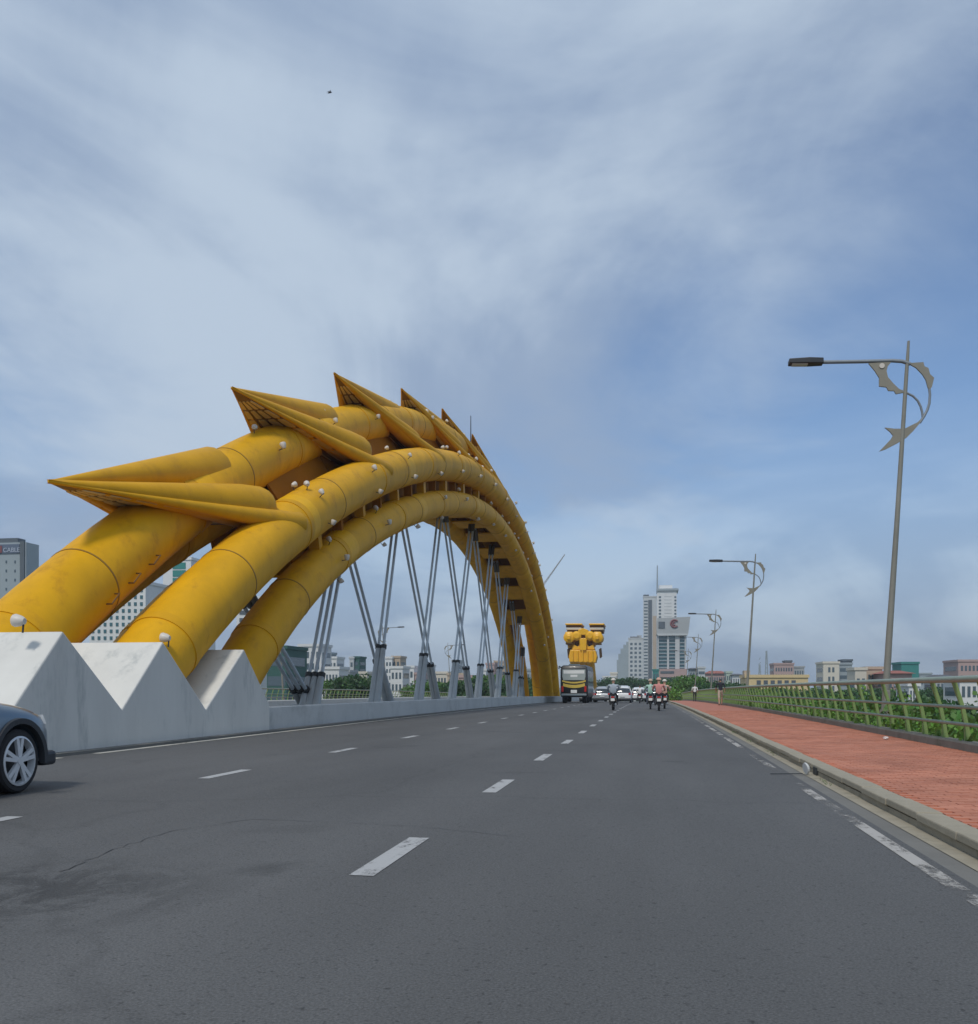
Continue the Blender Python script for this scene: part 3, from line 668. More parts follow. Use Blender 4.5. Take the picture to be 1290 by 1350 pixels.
def make_car(label, paint):
    """hatch-backed suv, front towards +y, origin on the ground at the middle"""
    root = empty('parked_car', (0, 0, 0), label, 'car'); root.name = 'car'
    hw, r = .90, .335; yf, yr = 1.32, -1.30
    # lower body: stations (y, z_low, z_belt, half width, shoulder inset)
    st = [(-2.16,.42,.80,.72),(-2.10,.33,.95,.82),(-1.9,.26,1.02,.88),(-1.3,.24,1.04,hw),(-.5,.22,1.03,hw),(.5,.22,1.01,hw),(1.0,.23,.985,hw),(1.35,.24,.955,.895),(1.68,.25,.90,.87),(1.90,.26,.83,.82),(2.03,.28,.74,.73),(2.09,.34,.63,.60)]
    rings = []
    for y, z0, z1, w in st:
        h = z1-z0; half = [(w*.90, z0), (w*.985, z0+.10*h), (w, z0+.42*h), (w*.992, z0+.66*h), (w*.965, z0+.82*h), (w*.90, z0+.93*h), (w*.74, z0+.985*h), (w*.35, z1+.012), (0, z1+.02)]
        full = half+[(-a, b) for a, b in reversed(half[:-1])]
        rings.append([(a, y, b) for a, b in full])
    me = MB().loft(rings).mesh('body', 50)
    body = bpy.data.objects.new('body', me); COL.objects.link(body)
    ss = body.modifiers.new('s', 'SUBSURF'); ss.levels = ss.render_levels = 2
    cut = MB()
    for yy in (yf, yr):
        n = 36
        cut.loft([[(x, yy+r*1.19*math.cos(2*math.pi*j/n), r+r*1.19*math.sin(2*math.pi*j/n)) for j in range(n)] for x in (.56, 1.3)])
        cut.loft([[(x, yy+r*1.19*math.cos(2*math.pi*j/n), r+r*1.19*math.sin(2*math.pi*j/n)) for j in range(n)] for x in (-1.3, -.56)])
    co = bpy.data.objects.new('cut', cut.mesh('cut')); COL.objects.link(co)
    bo = body.modifiers.new('b', 'BOOLEAN'); bo.object = co; bo.operation = 'DIFFERENCE'; bo.solver = 'EXACT'
    dg = bpy.context.evaluated_depsgraph_get(); nm = bpy.data.meshes.new_from_object(body.evaluated_get(dg))
    body.modifiers.clear(); body.data = nm; bpy.data.objects.remove(co)
    nm.materials.clear(); nm.materials.append(paint); nm.shade_smooth(); nm.set_sharp_from_angle(angle=R(38)); body.parent = root
    # greenhouse
    gs = [(-2.02,1.00,.80,1.02,.70),(-1.75,1.02,.82,1.42,.62),(-1.35,1.02,.83,1.60,.60),(-.5,1.02,.83,1.655,.61),(.10,1.01,.82,1.62,.60),(.45,1.0,.81,1.46,.61),(1.0,.98,.76,1.02,.70)]
    rings = []
    for y, zb, wb, zt, wt in gs:
        half = [(wb, zb-.05), (wt+(wb-wt)*.25, zb+(zt-zb)*.72), (wt, zb+(zt-zb)*.92), (wt*.8, zt), (0, zt+.015)]
        full = half+[(-a, b) for a, b in reversed(half[:-1])]; rings.append([(a, y, b) for a, b in full])
    gl = MB().loft(rings).build('window_glass', MT['glass_dark'], root, smooth=50, world=False)
    rf = []
    for y, zb, wb, zt, wt in gs[1:6]:
        half = [(wt+.012, zb+(zt-zb)*.90), (wt*.82, zt+.018), (0, zt+.035)]
        full = half+[(-a, b) for a, b in reversed(half[:-1])]; rf.append([(a, y, b) for a, b in full])
    MB().loft(rf).build('roof', paint, root, smooth=50, world=False)
    for s in (-1, 1):
        for ya, yb in ((-1.35, -1.45), (-.25, -.32)):
            MB().bar((s*.845, ya, 1.0), (s*.635, yb, 1.56), .05, .09).build('pillar', paint, root, world=False)
        MB().bar((s*.79, 1.0, .99), (s*.625, .22, 1.58), .06, .06).build('pillar', paint, root, world=False)
        MB().loft([[(s*.92,.62,1.02),(s*1.08,.62,1.03),(s*1.08,.62,1.16),(s*.93,.62,1.14)], [(s*.92,.76,1.04),(s*1.05,.78,1.05),(s*1.05,.78,1.13),(s*.93,.76,1.11)]]).build('mirror', paint, root, world=False, bevel=.02)
        MB().loft([[(s*.50,2.03,.66),(s*.80,1.84,.70),(s*.78,1.82,.80),(s*.50,1.99,.76)], [(s*.50,2.07,.66),(s*.82,1.87,.70),(s*.80,1.84,.80),(s*.50,2.02,.76)]]).build('headlight', MT['clear_lens'], root, world=False)
        MB().box(min(s*.60, s*.80), max(s*.60, s*.80), -2.16, -2.02, .78, .98).build('tail_light', MT['red_lens'], root, world=False, bevel=.02)
        MB().box(s*.905-.01, s*.905+.01, -.28, -.10, .86, .89).build('door_handle', paint, root, world=False)
        for yy in (yf, yr):
            wheel_parts(root, s*(hw-.125), yy, r, s)
            # black arch lip and liner
            n = 24; ring = []
            for j in range(n+1):
                a = math.pi*(-.04+1.08*j/n); c_, s_ = math.cos(a), math.sin(a)
                ring.append([(s*(hw-.05), yy+r*1.13*c_, r+r*1.13*s_), (s*(hw+.014), yy+r*1.15*c_, r+r*1.15*s_), (s*(hw+.016), yy+r*1.32*c_, r+r*1.32*s_), (s*(hw-.05), yy+r*1.34*c_, r+r*1.34*s_)])
            MB().loft(ring).build('arch_trim', MT['dark_plastic'], root, smooth=50, world=False)
    MB().box(-.80, .80, 1.86, 2.10, .24, .40).build('bumper', MT['dark_plastic'], root, world=False, bevel=.04)
    MB().box(-.82, .82, -2.19, -1.95, .26, .48).build('bumper', MT['dark_plastic'], root, world=False, bevel=.04)
    MB().box(-.24, .24, -2.215, -2.19, .60, .72).build('number_plate', MT['plate_white'], root, world=False)
    MB().box(-.86, .86, -1.0, 1.0, .20, .30).build('sill', MT['dark_plastic'], root, world=False)
    return root
car = make_car('blue grey car with alloy wheels passing the white zigzag plinth', MT['car_blue'])
car.location = (-6.43-.90, 9.13-1.32, 0)
def car_copy(x, y, paint, lab, rz=0, grp='cars ahead in the traffic'):
    c = copy_tree(car); c.location = (x, y, dz(y)); c.rotation_euler = (0, 0, rz); tag(c, lab, 'car', grp)
    for ch in c.children:
        if ch.data.materials and ch.data.materials[0] == MT['car_blue']:
            ch.material_slots[0].link = 'OBJECT'; ch.material_slots[0].material = paint
    return c
for x, y, p, lab in [(-7.0, 112, 'car_silver', 'silver car beyond the black bus, hugging the median'), (-4.9, 104, 'car_silver', 'silver car just to the right of the black bus'), (-4.6, 121, 'car_white', 'white car between the black bus and the lone motorbike'),
                     (-2.6, 96, 'car_white', 'white car directly ahead of the lone motorbike rider'), (-1.2, 112, 'car_white', 'white car ahead in the lane beside the motorbikes'), (-.2, 127, 'car_black', 'black car ahead, beyond the white cars'),
                     (1.0, 122, 'car_silver', 'silver car ahead beyond the three motorbikes'), (-3.3, 138, 'car_black', 'dark car farthest ahead in the traffic')]:
    car_copy(x, y, MT[p], lab)

# the black bus, seen from behind
def make_bus():
    root = empty('bus', (0, 0, 0), 'black coach with a curved gold stripe driving beside the arch', 'bus')
    hw, L = 1.25, 9.5
    sec = lambda w, z0, z1: [(-w*.94, z0), (w*.94, z0), (w, z0+.12), (w, z1-.45), (w*.95, z1-.12), (w*.80, z1), (-w*.80, z1), (-w*.95, z1-.12), (-w, z1-.45), (-w, z0+.12)]
    rings = [[(a, y, b) for a, b in sec(w, z0, z1)] for y, w, z0, z1 in ((-.02, hw*.96, .75, 3.0), (.12, hw, .55, 3.18), (.6, hw, .5, 3.24), (L-.5, hw, .45, 3.24), (L-.05, hw*.97, .5, 3.0))]
    MB().loft(rings).build('body', MT['bus_black'], root, smooth=40, world=False)
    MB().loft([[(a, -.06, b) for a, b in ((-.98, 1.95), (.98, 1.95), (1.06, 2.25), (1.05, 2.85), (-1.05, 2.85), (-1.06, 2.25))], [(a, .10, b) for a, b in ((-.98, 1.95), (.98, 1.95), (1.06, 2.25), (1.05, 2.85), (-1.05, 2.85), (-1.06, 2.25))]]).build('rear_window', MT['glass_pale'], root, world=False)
    # curved stripes
    for z, h, sag, m, w in ((1.74, .14, .16, 'bus_gold', 1.08), (1.36, .26, .16, 'bus_gold', 1.0)):
        xs = np.linspace(-w, w, 9); up = [(x, z+h-sag*(1-(x/w)**2)+sag*.5) for x in xs]; dn = [(x, z-sag*(1-(x/w)**2)+sag*.5) for x in xs[::-1]]
        MB().prism(up+dn, 'y', -.055, .0).build('stripe', MT[m], root, world=False)
    MB().box(-.95, .95, -.075, .0, 2.50, 2.78).build('painted_reflection', MT['plate_white'], root, world=False)  # pale reflection on the upper rear glass, painted as a white box
    MB().box(-.32, .32, -.07, .0, 2.22, 2.40).build('sticker', MT['plate_white'], root, world=False)
    MB().box(-1.16, 1.16, -.14, .1, .62, .80).build('bumper', MT['bus_grey'], root, world=False, bevel=.04)
    MB().box(-.28, .28, -.16, -.10, .86, 1.12).build('number_plate', MT['plate_white'], root, world=False)
    MB().prism([(-.55, 3.18), (.55, 3.18), (.45, 3.32), (-.45, 3.32)], 'y', .3, .9).build('roof_unit', MT['bus_grey'], root, world=False)
    MB().tube([(-1.15, .25, 3.0), (-1.36, .05, 3.12), (-1.38, .0, 2.9)], .06, 8).build('mirror', MT['dark_plastic'], root, world=False)
    for s in (-1, 1):
        MB().box(min(s*.95, s*1.14), max(s*.95, s*1.14), -.06, .05, .95, 1.45).build('tail_light', MT['red_lens'], root, world=False, bevel=.02)
        for k in range(5):
            MB().box(min(s*1.235, s*1.262), max(s*1.235, s*1.262), .75+k*1.65, 2.28+k*1.65, 1.85, 2.75).build('side_window', MT['glass_pale'], root, world=False)
        MB().box(min(s*1.235, s*1.258), max(s*1.235, s*1.258), .6, 9.0, .9, 1.7).build('side_panel', MT['bus_grey'], root, world=False)
        for yy in (2.3, 7.2): wheel_parts(root, s*1.02, yy, .48, s, .42, False)
        wheel_parts(root, s*.92, .9, .46, s, .40, False)
    return root
bus = make_bus(); bus.scale = (1, 1, 1.08); bus.location = (-6.85, 89, dz(88))

# ------------------------------------------------------------------ people and motorbikes
def skin_person(name, label, joints, bones, radii, mats, bone_mat, group=None, extra=None):
    """one continuous body grown over a skeleton; faces take the cloth of the nearest bone"""
    keys = list(joints); me = bpy.data.meshes.new(name)
    me.from_pydata([joints[k] for k in keys], [(keys.index(a), keys.index(b)) for a, b in bones], [])
    o = bpy.data.objects.new(name, me); COL.objects.link(o)
    m = o.modifiers.new('skin', 'SKIN'); m.use_smooth_shade = True; m.branch_smoothing = .6
    for i, k in enumerate(keys):
        v = me.skin_vertices[0].data[i]; r = radii[k]; v.radius = r if isinstance(r, tuple) else (r, r); v.use_root = (k == 'pelvis')
    s = o.modifiers.new('sub', 'SUBSURF'); s.levels = s.render_levels = 2
    dg = bpy.context.evaluated_depsgraph_get(); nm = bpy.data.meshes.new_from_object(o.evaluated_get(dg))
    o.modifiers.clear(); o.data = nm; nm.materials.clear(); used = []
    for c in bone_mat.values():
        if c not in used: used.append(c); nm.materials.append(MT[c])
    J = {k: Vector(v) for k, v in joints.items()}
    for p in nm.polygons:
        best, bb = 9e9, None
        for b in bones:
            a, c = J[b[0]], J[b[1]]; t = max(0, min(1, (p.center-a).dot(c-a)/max((c-a).length_squared, 1e-9)))
            d = (a+(c-a)*t-p.center).length
            if d < best: best, bb = d, b
        p.material_index = used.index(bone_mat[bb]); p.use_smooth = True
    return tag(o, label, 'person', group)

def rider(label, shirt, trousers, helmet, group, wide=1.0):
    J = dict(pelvis=(0,-.12,.86), waist=(0,-.10,1.02), chest=(0,-.05,1.24), neck=(0,-.01,1.41), head=(0,.02,1.50), crown=(0,.04,1.63))
    Rr = dict(pelvis=(.17*wide,.13), waist=(.155*wide,.115), chest=(.185*wide,.12), neck=.055, head=.095, crown=.08)
    B = [('pelvis','waist'), ('waist','chest'), ('chest','neck'), ('neck','head'), ('head','crown')]
    M = {B[0]: shirt, B[1]: shirt, B[2]: shirt, B[3]: 'skin', B[4]: 'skin'}
    for s, n in ((-1, 'l'), (1, 'r')):
        J.update({n+'sh': (s*.20*wide,-.04,1.34), n+'el': (s*.31,.10,1.10), n+'wr': (s*.31,.33,1.05), n+'ha': (s*.30,.42,1.04),
                  n+'hip': (s*.11,-.06,.84), n+'kn': (s*.20,.34,.74), n+'an': (s*.17,.22,.34), n+'to': (s*.19,.40,.29)})
        Rr.update({n+'sh': .07, n+'el': .05, n+'wr': .036, n+'ha': .042, n+'hip': .10, n+'kn': .068, n+'an': .05, n+'to': .04})
        for a, b, c in (('chest',n+'sh',shirt), (n+'sh',n+'el',shirt), (n+'el',n+'wr',shirt), (n+'wr',n+'ha','skin'), ('pelvis',n+'hip',trousers), (n+'hip',n+'kn',trousers), (n+'kn',n+'an',trousers), (n+'an',n+'to','cloth_dark')):
            B.append((a, b)); M[(a, b)] = c
    o = skin_person('person', label, J, B, Rr, None, M, group)
    MB().ball((0, .03, 1.60), .135, 16, 8, .95, True).build('helmet', MT[helmet], o, smooth=50, world=False)
    MB().box(-.12, .12, .12, .22, 1.60, 1.615).build('helmet_visor', MT['dark_plastic'], o, world=False)
    return o
def walker(label, shirt, trousers, group=None, bare=True, stride=.25):
    J = dict(pelvis=(0,0,.93), waist=(0,0,1.08), chest=(0,.01,1.30), neck=(0,.01,1.47), head=(0,.02,1.56), crown=(0,.03,1.69))
    Rr = dict(pelvis=(.16,.12), waist=(.15,.11), chest=(.185,.12), neck=.055, head=.092, crown=.078)
    B = [('pelvis','waist'), ('waist','chest'), ('chest','neck'), ('neck','head'), ('head','crown')]
    M = {B[0]: shirt, B[1]: shirt, B[2]: shirt, B[3]: 'skin', B[4]: 'hair'}
    leg = 'skin' if bare else trousers
    for s, n in ((-1, 'l'), (1, 'r')):
        f = s*stride
        J.update({n+'sh': (s*.20,0,1.40), n+'el': (s*.27,-f*.3,1.13), n+'wr': (s*.26,-f*.5+.08,.90), n+'ha': (s*.25,-f*.55+.12,.82),
                  n+'hip': (s*.10,0,.88), n+'kn': (s*.10,f*.6+.05,.49), n+'an': (s*.09,f-.03,.09), n+'to': (s*.10,f+.14,.045)})
        Rr.update({n+'sh': .07, n+'el': .048, n+'wr': .034, n+'ha': .04, n+'hip': .10, n+'kn': .062, n+'an': .042, n+'to': .038})
        for a, b, c in (('chest',n+'sh',shirt), (n+'sh',n+'el',shirt), (n+'el',n+'wr','skin'), (n+'wr',n+'ha','skin'), ('pelvis',n+'hip',trousers), (n+'hip',n+'kn',trousers), (n+'kn',n+'an',leg), (n+'an',n+'to','cloth_dark')):
            B.append((a, b)); M[(a, b)] = c
    return skin_person('person', label, J, B, Rr, None, M, group)
def make_bike():
    root = empty('motorbike', (0, 0, 0), '', 'motorbike')
    for y in (-.62, .62):
        t = MB(); n = 28; r = .28
        t.loft([[(a, y+b*math.cos(2*math.pi*j/n), r+b*math.sin(2*math.pi*j/n)) for j in range(n)] for a, b in ((-.045,.20),(-.05,.25),(0,.28),(.05,.25),(.045,.20))], True, True)
        w = t.build('wheel', MT['rubber'], root, smooth=40, world=False)
        MB().tube([(-.06, y, r), (.06, y, r)], .09, 14).build('hub', MT['alloy'], w, world=False)
    MB().loft([[(a, y, b) for a, b in ((-w, z0), (w, z0), (w*1.1, (z0+z1)/2), (w*.8, z1), (-w*.8, z1), (-w*1.1, (z0+z1)/2))] for y, w, z0, z1 in ((-.86,.08,.62,.74),(-.6,.15,.50,.80),(-.2,.17,.34,.78),(.1,.14,.30,.55),(.3,.13,.32,.60),(.42,.12,.45,.95))]).build('body', MT['car_black'], root, smooth=45, world=False)
    MB().loft([[(a, y, b) for a, b in ((-w, z), (w, z), (w*.9, z+.07), (-w*.9, z+.07))] for y, w, z in ((-.72,.10,.78),(-.45,.14,.77),(.05,.12,.73))]).build('seat', MT['rubber'], root, smooth=45, world=False)
    MB().tube([(0, .62, .28), (0, .45, .95)], .035, 8).build('fork', MT['galv'], root, world=False)
    MB().tube([(-.34, .36, 1.04), (-.15, .46, 1.0), (.15, .46, 1.0), (.34, .36, 1.04)], .02, 8).build('handlebar', MT['dark_plastic'], root, smooth=40, world=False)
    for s in (-1, 1):
        m = MB().tube([(s*.26, .42, 1.02), (s*.34, .42, 1.22)], .008, 6).build('mirror', MT['dark_plastic'], root, world=False)
        MB().tube([(s*.35, .42, 1.25), (s*.35, .44, 1.25)], .06, 12).build('mirror_face', MT['glass_pale'], m, world=False)
    MB().prism([(-.10, .50), (.10, .50), (.10, .64), (-.10, .64)], 'y', -.935, -.925).build('number_plate', MT['plate_white'], root, world=False)
    MB().box(-.09, .09, -.90, -.85, .66, .74).build('tail_light', MT['red_lens'], root, world=False, bevel=.01)
    MB().ball((0, .50, .88), .085, 12, 6).build('headlight', MT['clear_lens'], root, smooth=50, world=False)
    MB().prism([(-.80, .28), (-.42, .18), (-.42, .34), (-.86, .46)], 'x', -.06, .06).build('mudguard', MT['dark_plastic'], root, world=False)
    MB().tube([(.14, -.1, .28), (.15, -.55, .30), (.15, -.80, .34)], [.04, .05, .055], 10).build('exhaust', MT['galv'], root, smooth=40, world=False)
    return root
bike = make_bike(); bfirst = True
def ride(px, y, lab_b, lab_p, shirt, trousers, helmet, rz=0, X=None, grp='motorbikes ahead', wide=1.0):
    global bfirst
    b = bike if bfirst else copy_tree(bike); bfirst = False
    x = byY(px, 906, y).x if X is None else X
    b.location = (x, y, dz(y)); b.rotation_euler = (0, 0, rz); tag(b, lab_b, 'motorbike', grp)
    p = rider(lab_p, shirt, trousers, helmet, 'riders' , wide); p.location = (x, y, dz(y)); p.rotation_euler = (0, 0, rz)
ride(809, 52.5, 'motorbike ridden alone by a rider in a grey jacket', 'motorbike rider alone in a grey jacket and white helmet', 'cloth_jacket', 'cloth_dark', 'lamp_white', wide=1.2)
ride(869, 51.0, 'motorbike under the rider in pink, foremost of three', 'motorbike rider in a pink shirt and pale helmet', 'cloth_pink', 'cloth_dark', 'cloth_peach', wide=1.15)
ride(858, 55.5, 'motorbike under the rider in mint green', 'motorbike rider in a mint green shirt', 'cloth_mint', 'cloth_denim', 'cloth_beige')
ride(876.5, 57.5, 'motorbike under the rider in peach, partly behind the pink rider', 'motorbike rider in a peach shirt beside the pink rider', 'cloth_peach', 'cloth_dark', 'cloth_cream_shirt')
ride(844, 92, 'small motorbike far ahead between the cars', 'motorbike rider in white far ahead between the cars', 'cloth_white_shirt', 'cloth_dark', 'cloth_dark')
for X, y, s, h in ((-20.5, 42, 'cloth_cream_shirt', 'cloth_dark'), (-21.8, 43.5, 'cloth_mint', 'lamp_white'), (-19.2, 44.5, 'cloth_beige', 'cloth_navy'), (-22.4, 46.5, 'cloth_white_shirt', 'lamp_white')):
    ride(0, y, 'motorbike coming the other way on the far roadway in a group', 'motorbike rider in the group on the far roadway', s, 'cloth_dark', h, math.pi, X, 'motorbikes on the far roadway')
ride(0, 68, 'lone motorbike coming along the far roadway behind the hangers', 'lone motorbike rider in white on the far roadway', 'cloth_white_shirt', 'cloth_denim', 'cloth_navy', math.pi, -25.5, 'motorbikes on the far roadway')
p = walker('person in a dark top and pale shorts walking along the red pavement', 'cloth_navy', 'cloth_beige'); p.location = (4.42, 63.0, dz(63)+.122)
p = walker('person in a white top and dark trousers on the pavement farther off', 'cloth_white_shirt', 'cloth_dark', None, False, .12); p.location = (4.35, 97.0, dz(97)+.122)

# ------------------------------------------------------------------ dragon head sculpture far along the median
def beast_head():
    Yh = 180; o = empty('bridge_sculpture', (byY(771, 906, Yh).x, Yh, dz(Yh)), 'bright yellow tube sculpture with drum shapes, standing beyond the black bus', 'sculpture')
    q = lambda px, py, d=0: byY(px, py, Yh)+Vector((0, d, 0))
    # necks rising from the median
    for px in (754, 761, 768, 775):
        MB().tube([q(px, 915, 18), q(px, 890, 12), q(px, 868, 6), q(px, 848, 1)], .9, 14).build('neck_tube', MT['head_yellow'], o, smooth=40)
    def slab(poly, d0, d1, m, nm, bev=.1):
        a = [q(*p, d0) for p in poly]; b = [q(*p, d1) for p in poly]; MB().loft([a, b]).build(nm, MT[m], o, bevel=bev)
    slab([(752, 873), (786, 874), (788, 866), (786, 858), (753, 857), (751, 866)], -1.5, 2.5, 'head_yellow', 'neck_collar')
    slab([(755, 857), (785, 857), (783, 850), (777, 853), (773, 846), (767, 846), (763, 853), (757, 850)], -1.2, 2.0, 'head_yellow', 'jaw')
    slab([(766, 858), (774, 858), (775, 842), (765, 842)], -1.9, -.9, 'head_yellow', 'spine')
    slab([(755, 852), (785, 852), (787, 838), (753, 838)], -.2, 2.4, 'head_yellow', 'throat')
    for px in (761, 779): slab([(px-3, 852), (px+3, 852), (px+2, 846), (px-2, 846)], -.5, 0, 'fin_brown', 'hollow')
    for px in (751.5, 761.5, 779, 788.5):
        r = 7.2 if px in (751.5, 788.5) else 6.2
        k = r*Yh/FPX; c = q(px, 841 if r > 7 else 839)
        MB().tube([c+Vector((0, -2.2, 0)), c+Vector((0, -1.9, 0)), c+Vector((0, 2.6, 0))], [k*.55, k, k*1.04], 20).build('drum', MT['head_yellow'], o, smooth=35)
    slab([(762, 838), (778, 838), (776, 831), (770, 829), (764, 831)], -2.0, 1.5, 'head_yellow', 'brow')
    for a, b in ((747, 768), (778, 797)):
        slab([(a+1, 834.5), (b-1, 834.5), (b-1, 831), (a+1, 831)], -.2, 3.5, 'fin_brown', 'horn_neck')
        slab([(a+.5, 831), (b-.5, 831), (b-.5, 827.6), (a+.5, 827.6)], -1.2, 4.5, 'bld_cream', 'horn_box')
        slab([(a, 827.5), (b, 827.5), (b, 824.8), (a, 824.8)], -1.0, 4.5, 'fin_brown', 'horn_slot')
        slab([(a-.6, 824.7), (b+.6, 824.7), (b+.6, 822.6), (a-.6, 822.6)], -1.6, 5, 'head_yellow', 'horn_cap')
    for px in (756, 762.5, 769, 775.5, 782): slab([(px-1.1, 873), (px+1.1, 873), (px+1.0, 858), (px-1.0, 858)], -1.9, -1.4, 'head_yellow', 'collar_rib')
    for px in (751.5, 788.5):
        slab([(px-2.2, 844), (px+2.2, 844), (px+2.2, 838.5), (px-2.2, 838.5)], -2.6, -1.5, 'head_yellow', 'drum_boss'); slab([(px-5.5, 835.6), (px+5.5, 835.6), (px+4.5, 833.6), (px-4.5, 833.6)], -1.8, 2.2, 'head_yellow', 'drum_cap')
        slab([(px-5, 850), (px+5, 850), (px+4, 846.5), (px-4, 846.5)], -1.6, 2, 'seam', 'drum_base')
    for px in (748, 790):
        slab([(px, 856), (px+3, 854), (px+4, 866), (px+1, 868)], 0, 1.5, 'fin_brown', 'whisker')
beast_head()

# ------------------------------------------------------------------ buildings
def building(name, label, px0, px1, ytop, Y, wall, depth=None, rows=0, cols=0, band=False, winm='win', parapet=True, roof=None, cat='building', group=None, margin=.10, top_gap=.06, ybase=None, bottom=.10):
    a = byY(px0, ytop, Y); b = byY(px1, ytop, Y); x0, x1, zt = a.x, b.x, (a.z+b.z)/2; w = x1-x0
    depth = depth or max(8, w*.8); o = empty(name, ((x0+x1)/2, Y, GZ), label, cat, group)
    MB().box(x0, x1, Y, Y+depth, GZ, zt).build('wall', MT[wall], o)
    if parapet and roof is None:
        MB().box(x0-.25, x1+.25, Y-.25, Y+depth+.25, zt-.1, zt+.6).build('parapet', MT[wall], o)
    if roof:
        MB().loft([[(x0-.8,Y-.8,zt),(x1+.8,Y-.8,zt),(x1+.8,Y+depth+.8,zt),(x0-.8,Y+depth+.8,zt)], [(x0+w*.2,Y+depth*.45,zt+w*.14),(x1-w*.2,Y+depth*.45,zt+w*.14),(x1-w*.2,Y+depth*.55,zt+w*.14),(x0+w*.2,Y+depth*.55,zt+w*.14)]]).build('roof', MT[roof], o)
    if rows:
        zb = max(GZ+1.5, -4); H = zt-zb; sh = H*(1-top_gap)/rows
        if band:
            me = MB().box(-w*(.5-margin/2), w*(.5-margin/2), -.06, .12, -sh*.24, sh*.24).mesh('window_band')
            for r in range(rows):
                k = link('window_band', me, MT[winm], o, world=False); k.location = (0, 0, zb+sh*(r+.55)-GZ)
        else:
            cw = w*(1-margin)/cols; me = MB().box(-cw*.28, cw*.28, -.06, .12, -sh*.27, sh*.27).mesh('window')
            for r in range(rows):
                for c in range(cols):
                    k = link('window', me, MT[winm], o, world=False); k.location = (-w*(1-margin)/2+cw*(c+.5), 0, zb+sh*(r+.55)-GZ)
            ms = MB().box(x1-.12, x1+.06, Y+depth*.12, Y+depth*.88, zb+sh*.3, zb+sh*.8)
        # side faces
        me2 = MB().box(-.06, .06, -depth*.38, depth*.38, -sh*.22, sh*.22).mesh('window_band')
        for sx in (x0, x1):
            for r in range(rows):
                k = link('window_band', me2, MT[winm], o, world=False); k.location = (sx-(x0+x1)/2, depth/2, zb+sh*(r+.55)-GZ)
    return o
def add_box(o, px0, px1, y0, y1, Y, depth, m, nm, dy=0):
    a = byY(px0, y0, Y); b = byY(px1, y1, Y); return MB().box(a.x, b.x, Y+dy, Y+dy+depth, min(a.z, b.z), max(a.z, b.z)).build(nm, MT[m], o)

# central cluster
o = building('apartment_tower', 'pale grey tower with a curved shoulder beside the tallest towers', 829, 848, 842, 640, 'bld_lightgrey', 22, 12, 3)
for a, b, yt in ((826, 829, 846), (822, 826, 850), (818.5, 822, 855), (815.5, 818.5, 862), (813.5, 815.5, 870)):
    add_box(o, a, b, yt, 906, 640, 20, 'bld_bluegrey', 'curved_bay', 1)
add_box(o, 831, 843, 839, 842, 640, 10, 'roof_dark', 'roof_room', 3); add_box(o, 840, 846, 837, 840, 640, 8, 'bld_grey', 'roof_room', 6)
o = building('apartment_tower', 'slim grey tower with a dark vertical strip and slanted cap', 848.5, 866, 787, 700, 'bld_lightgrey', 22, 0)
add_box(o, 855, 860, 791, 904, 700, .5, 'bld_dark', 'dark_strip', -.3); add_box(o, 848.5, 856, 784, 787, 700, 20, 'bld_dark', 'roof_cap'); add_box(o, 861, 866, 812, 904, 700, .4, 'bld_tan', 'tan_strip', -.25)
for k in range(26): add_box(o, 849.4, 854.4, 792+k*4.2, 793.6+k*4.2, 700, .3, 'win', 'window', -.15)
o = building('apartment_tower', 'tallest white tower with a slim mast on its roof', 866.5, 892.5, 777, 740, 'bld_white', 24, 0)
for a, b in ((869, 872), (889.5, 892)):
    for k in range(14): add_box(o, a, b, 786+k*4.4, 788.4+k*4.4, 740, .3, 'win', 'window', -.15)
for k in range(14): add_box(o, 876, 886, 786+k*4.4, 786.8+k*4.4, 740, .25, 'bld_lightgrey', 'floor_line', -.12)
add_box(o, 869, 887, 771, 777, 740, 12, 'bld_white', 'roof_room', 4); add_box(o, 866, 895, 776.2, 778.6, 740, 26, 'bld_bluegrey', 'cornice', -1.2)
MB().tube([byY(867, 778, 740), byY(867, 745.5, 740)], [.7, .35], 8).build('mast', MT['bld_bluegrey'], o)
# office with round logo
Y0 = 470
o = empty('office_building', (byY(888, 906, Y0).x, Y0, GZ), 'glass office block with a grey header and a red ring emblem', 'building')
def wedge(poly, d0, d1, m, nm, bev=0):
    MB().loft([[byY(*p, Y0)+Vector((0, d0, 0)) for p in poly], [byY(*p, Y0)+Vector((0, d1, 0)) for p in poly]]).build(nm, MT[m], o, bevel=bev)
wedge([(868.5, 930), (903.5, 930), (905.5, 834), (867, 834)], 0, 16, 'win_teal', 'wall')
wedge([(866, 836), (907.5, 836), (910.5, 813.5), (867, 815.5)], -2, 17, 'bld_grey', 'header')
wedge([(868, 838.5), (907, 838), (907.5, 835.8), (866, 835.8)], -2.3, -.2, 'bld_lightgrey', 'header_lip')
for a, w in ((867.3, 1.5), (879.8, 2.6), (890.5, 5.8), (903, 1.6)): wedge([(a, 885), (a+w, 885), (a+w, 838), (a, 838)], -1.0, .3, 'bld_lightgrey', 'column')
for k in range(10): wedge([(868.6, 842+k*4.7), (904.6, 842+k*4.7), (904.6, 843.4+k*4.7), (868.6, 843.4+k*4.7)], -.5, .2, 'bld_bluegrey', 'floor_band')
wedge([(869, 893), (905, 893), (906, 882), (868, 882)], -2.5, 1, 'bld_pink', 'podium'); wedge([(871, 888), (889, 888), (889, 885), (871, 885)], -2.7, -2.2, 'bld_dark', 'podium_opening')
c0 = byY(889.5, 822.5, Y0)+Vector((0, -2.25, 0)); rr = 4.6*Y0/FPX
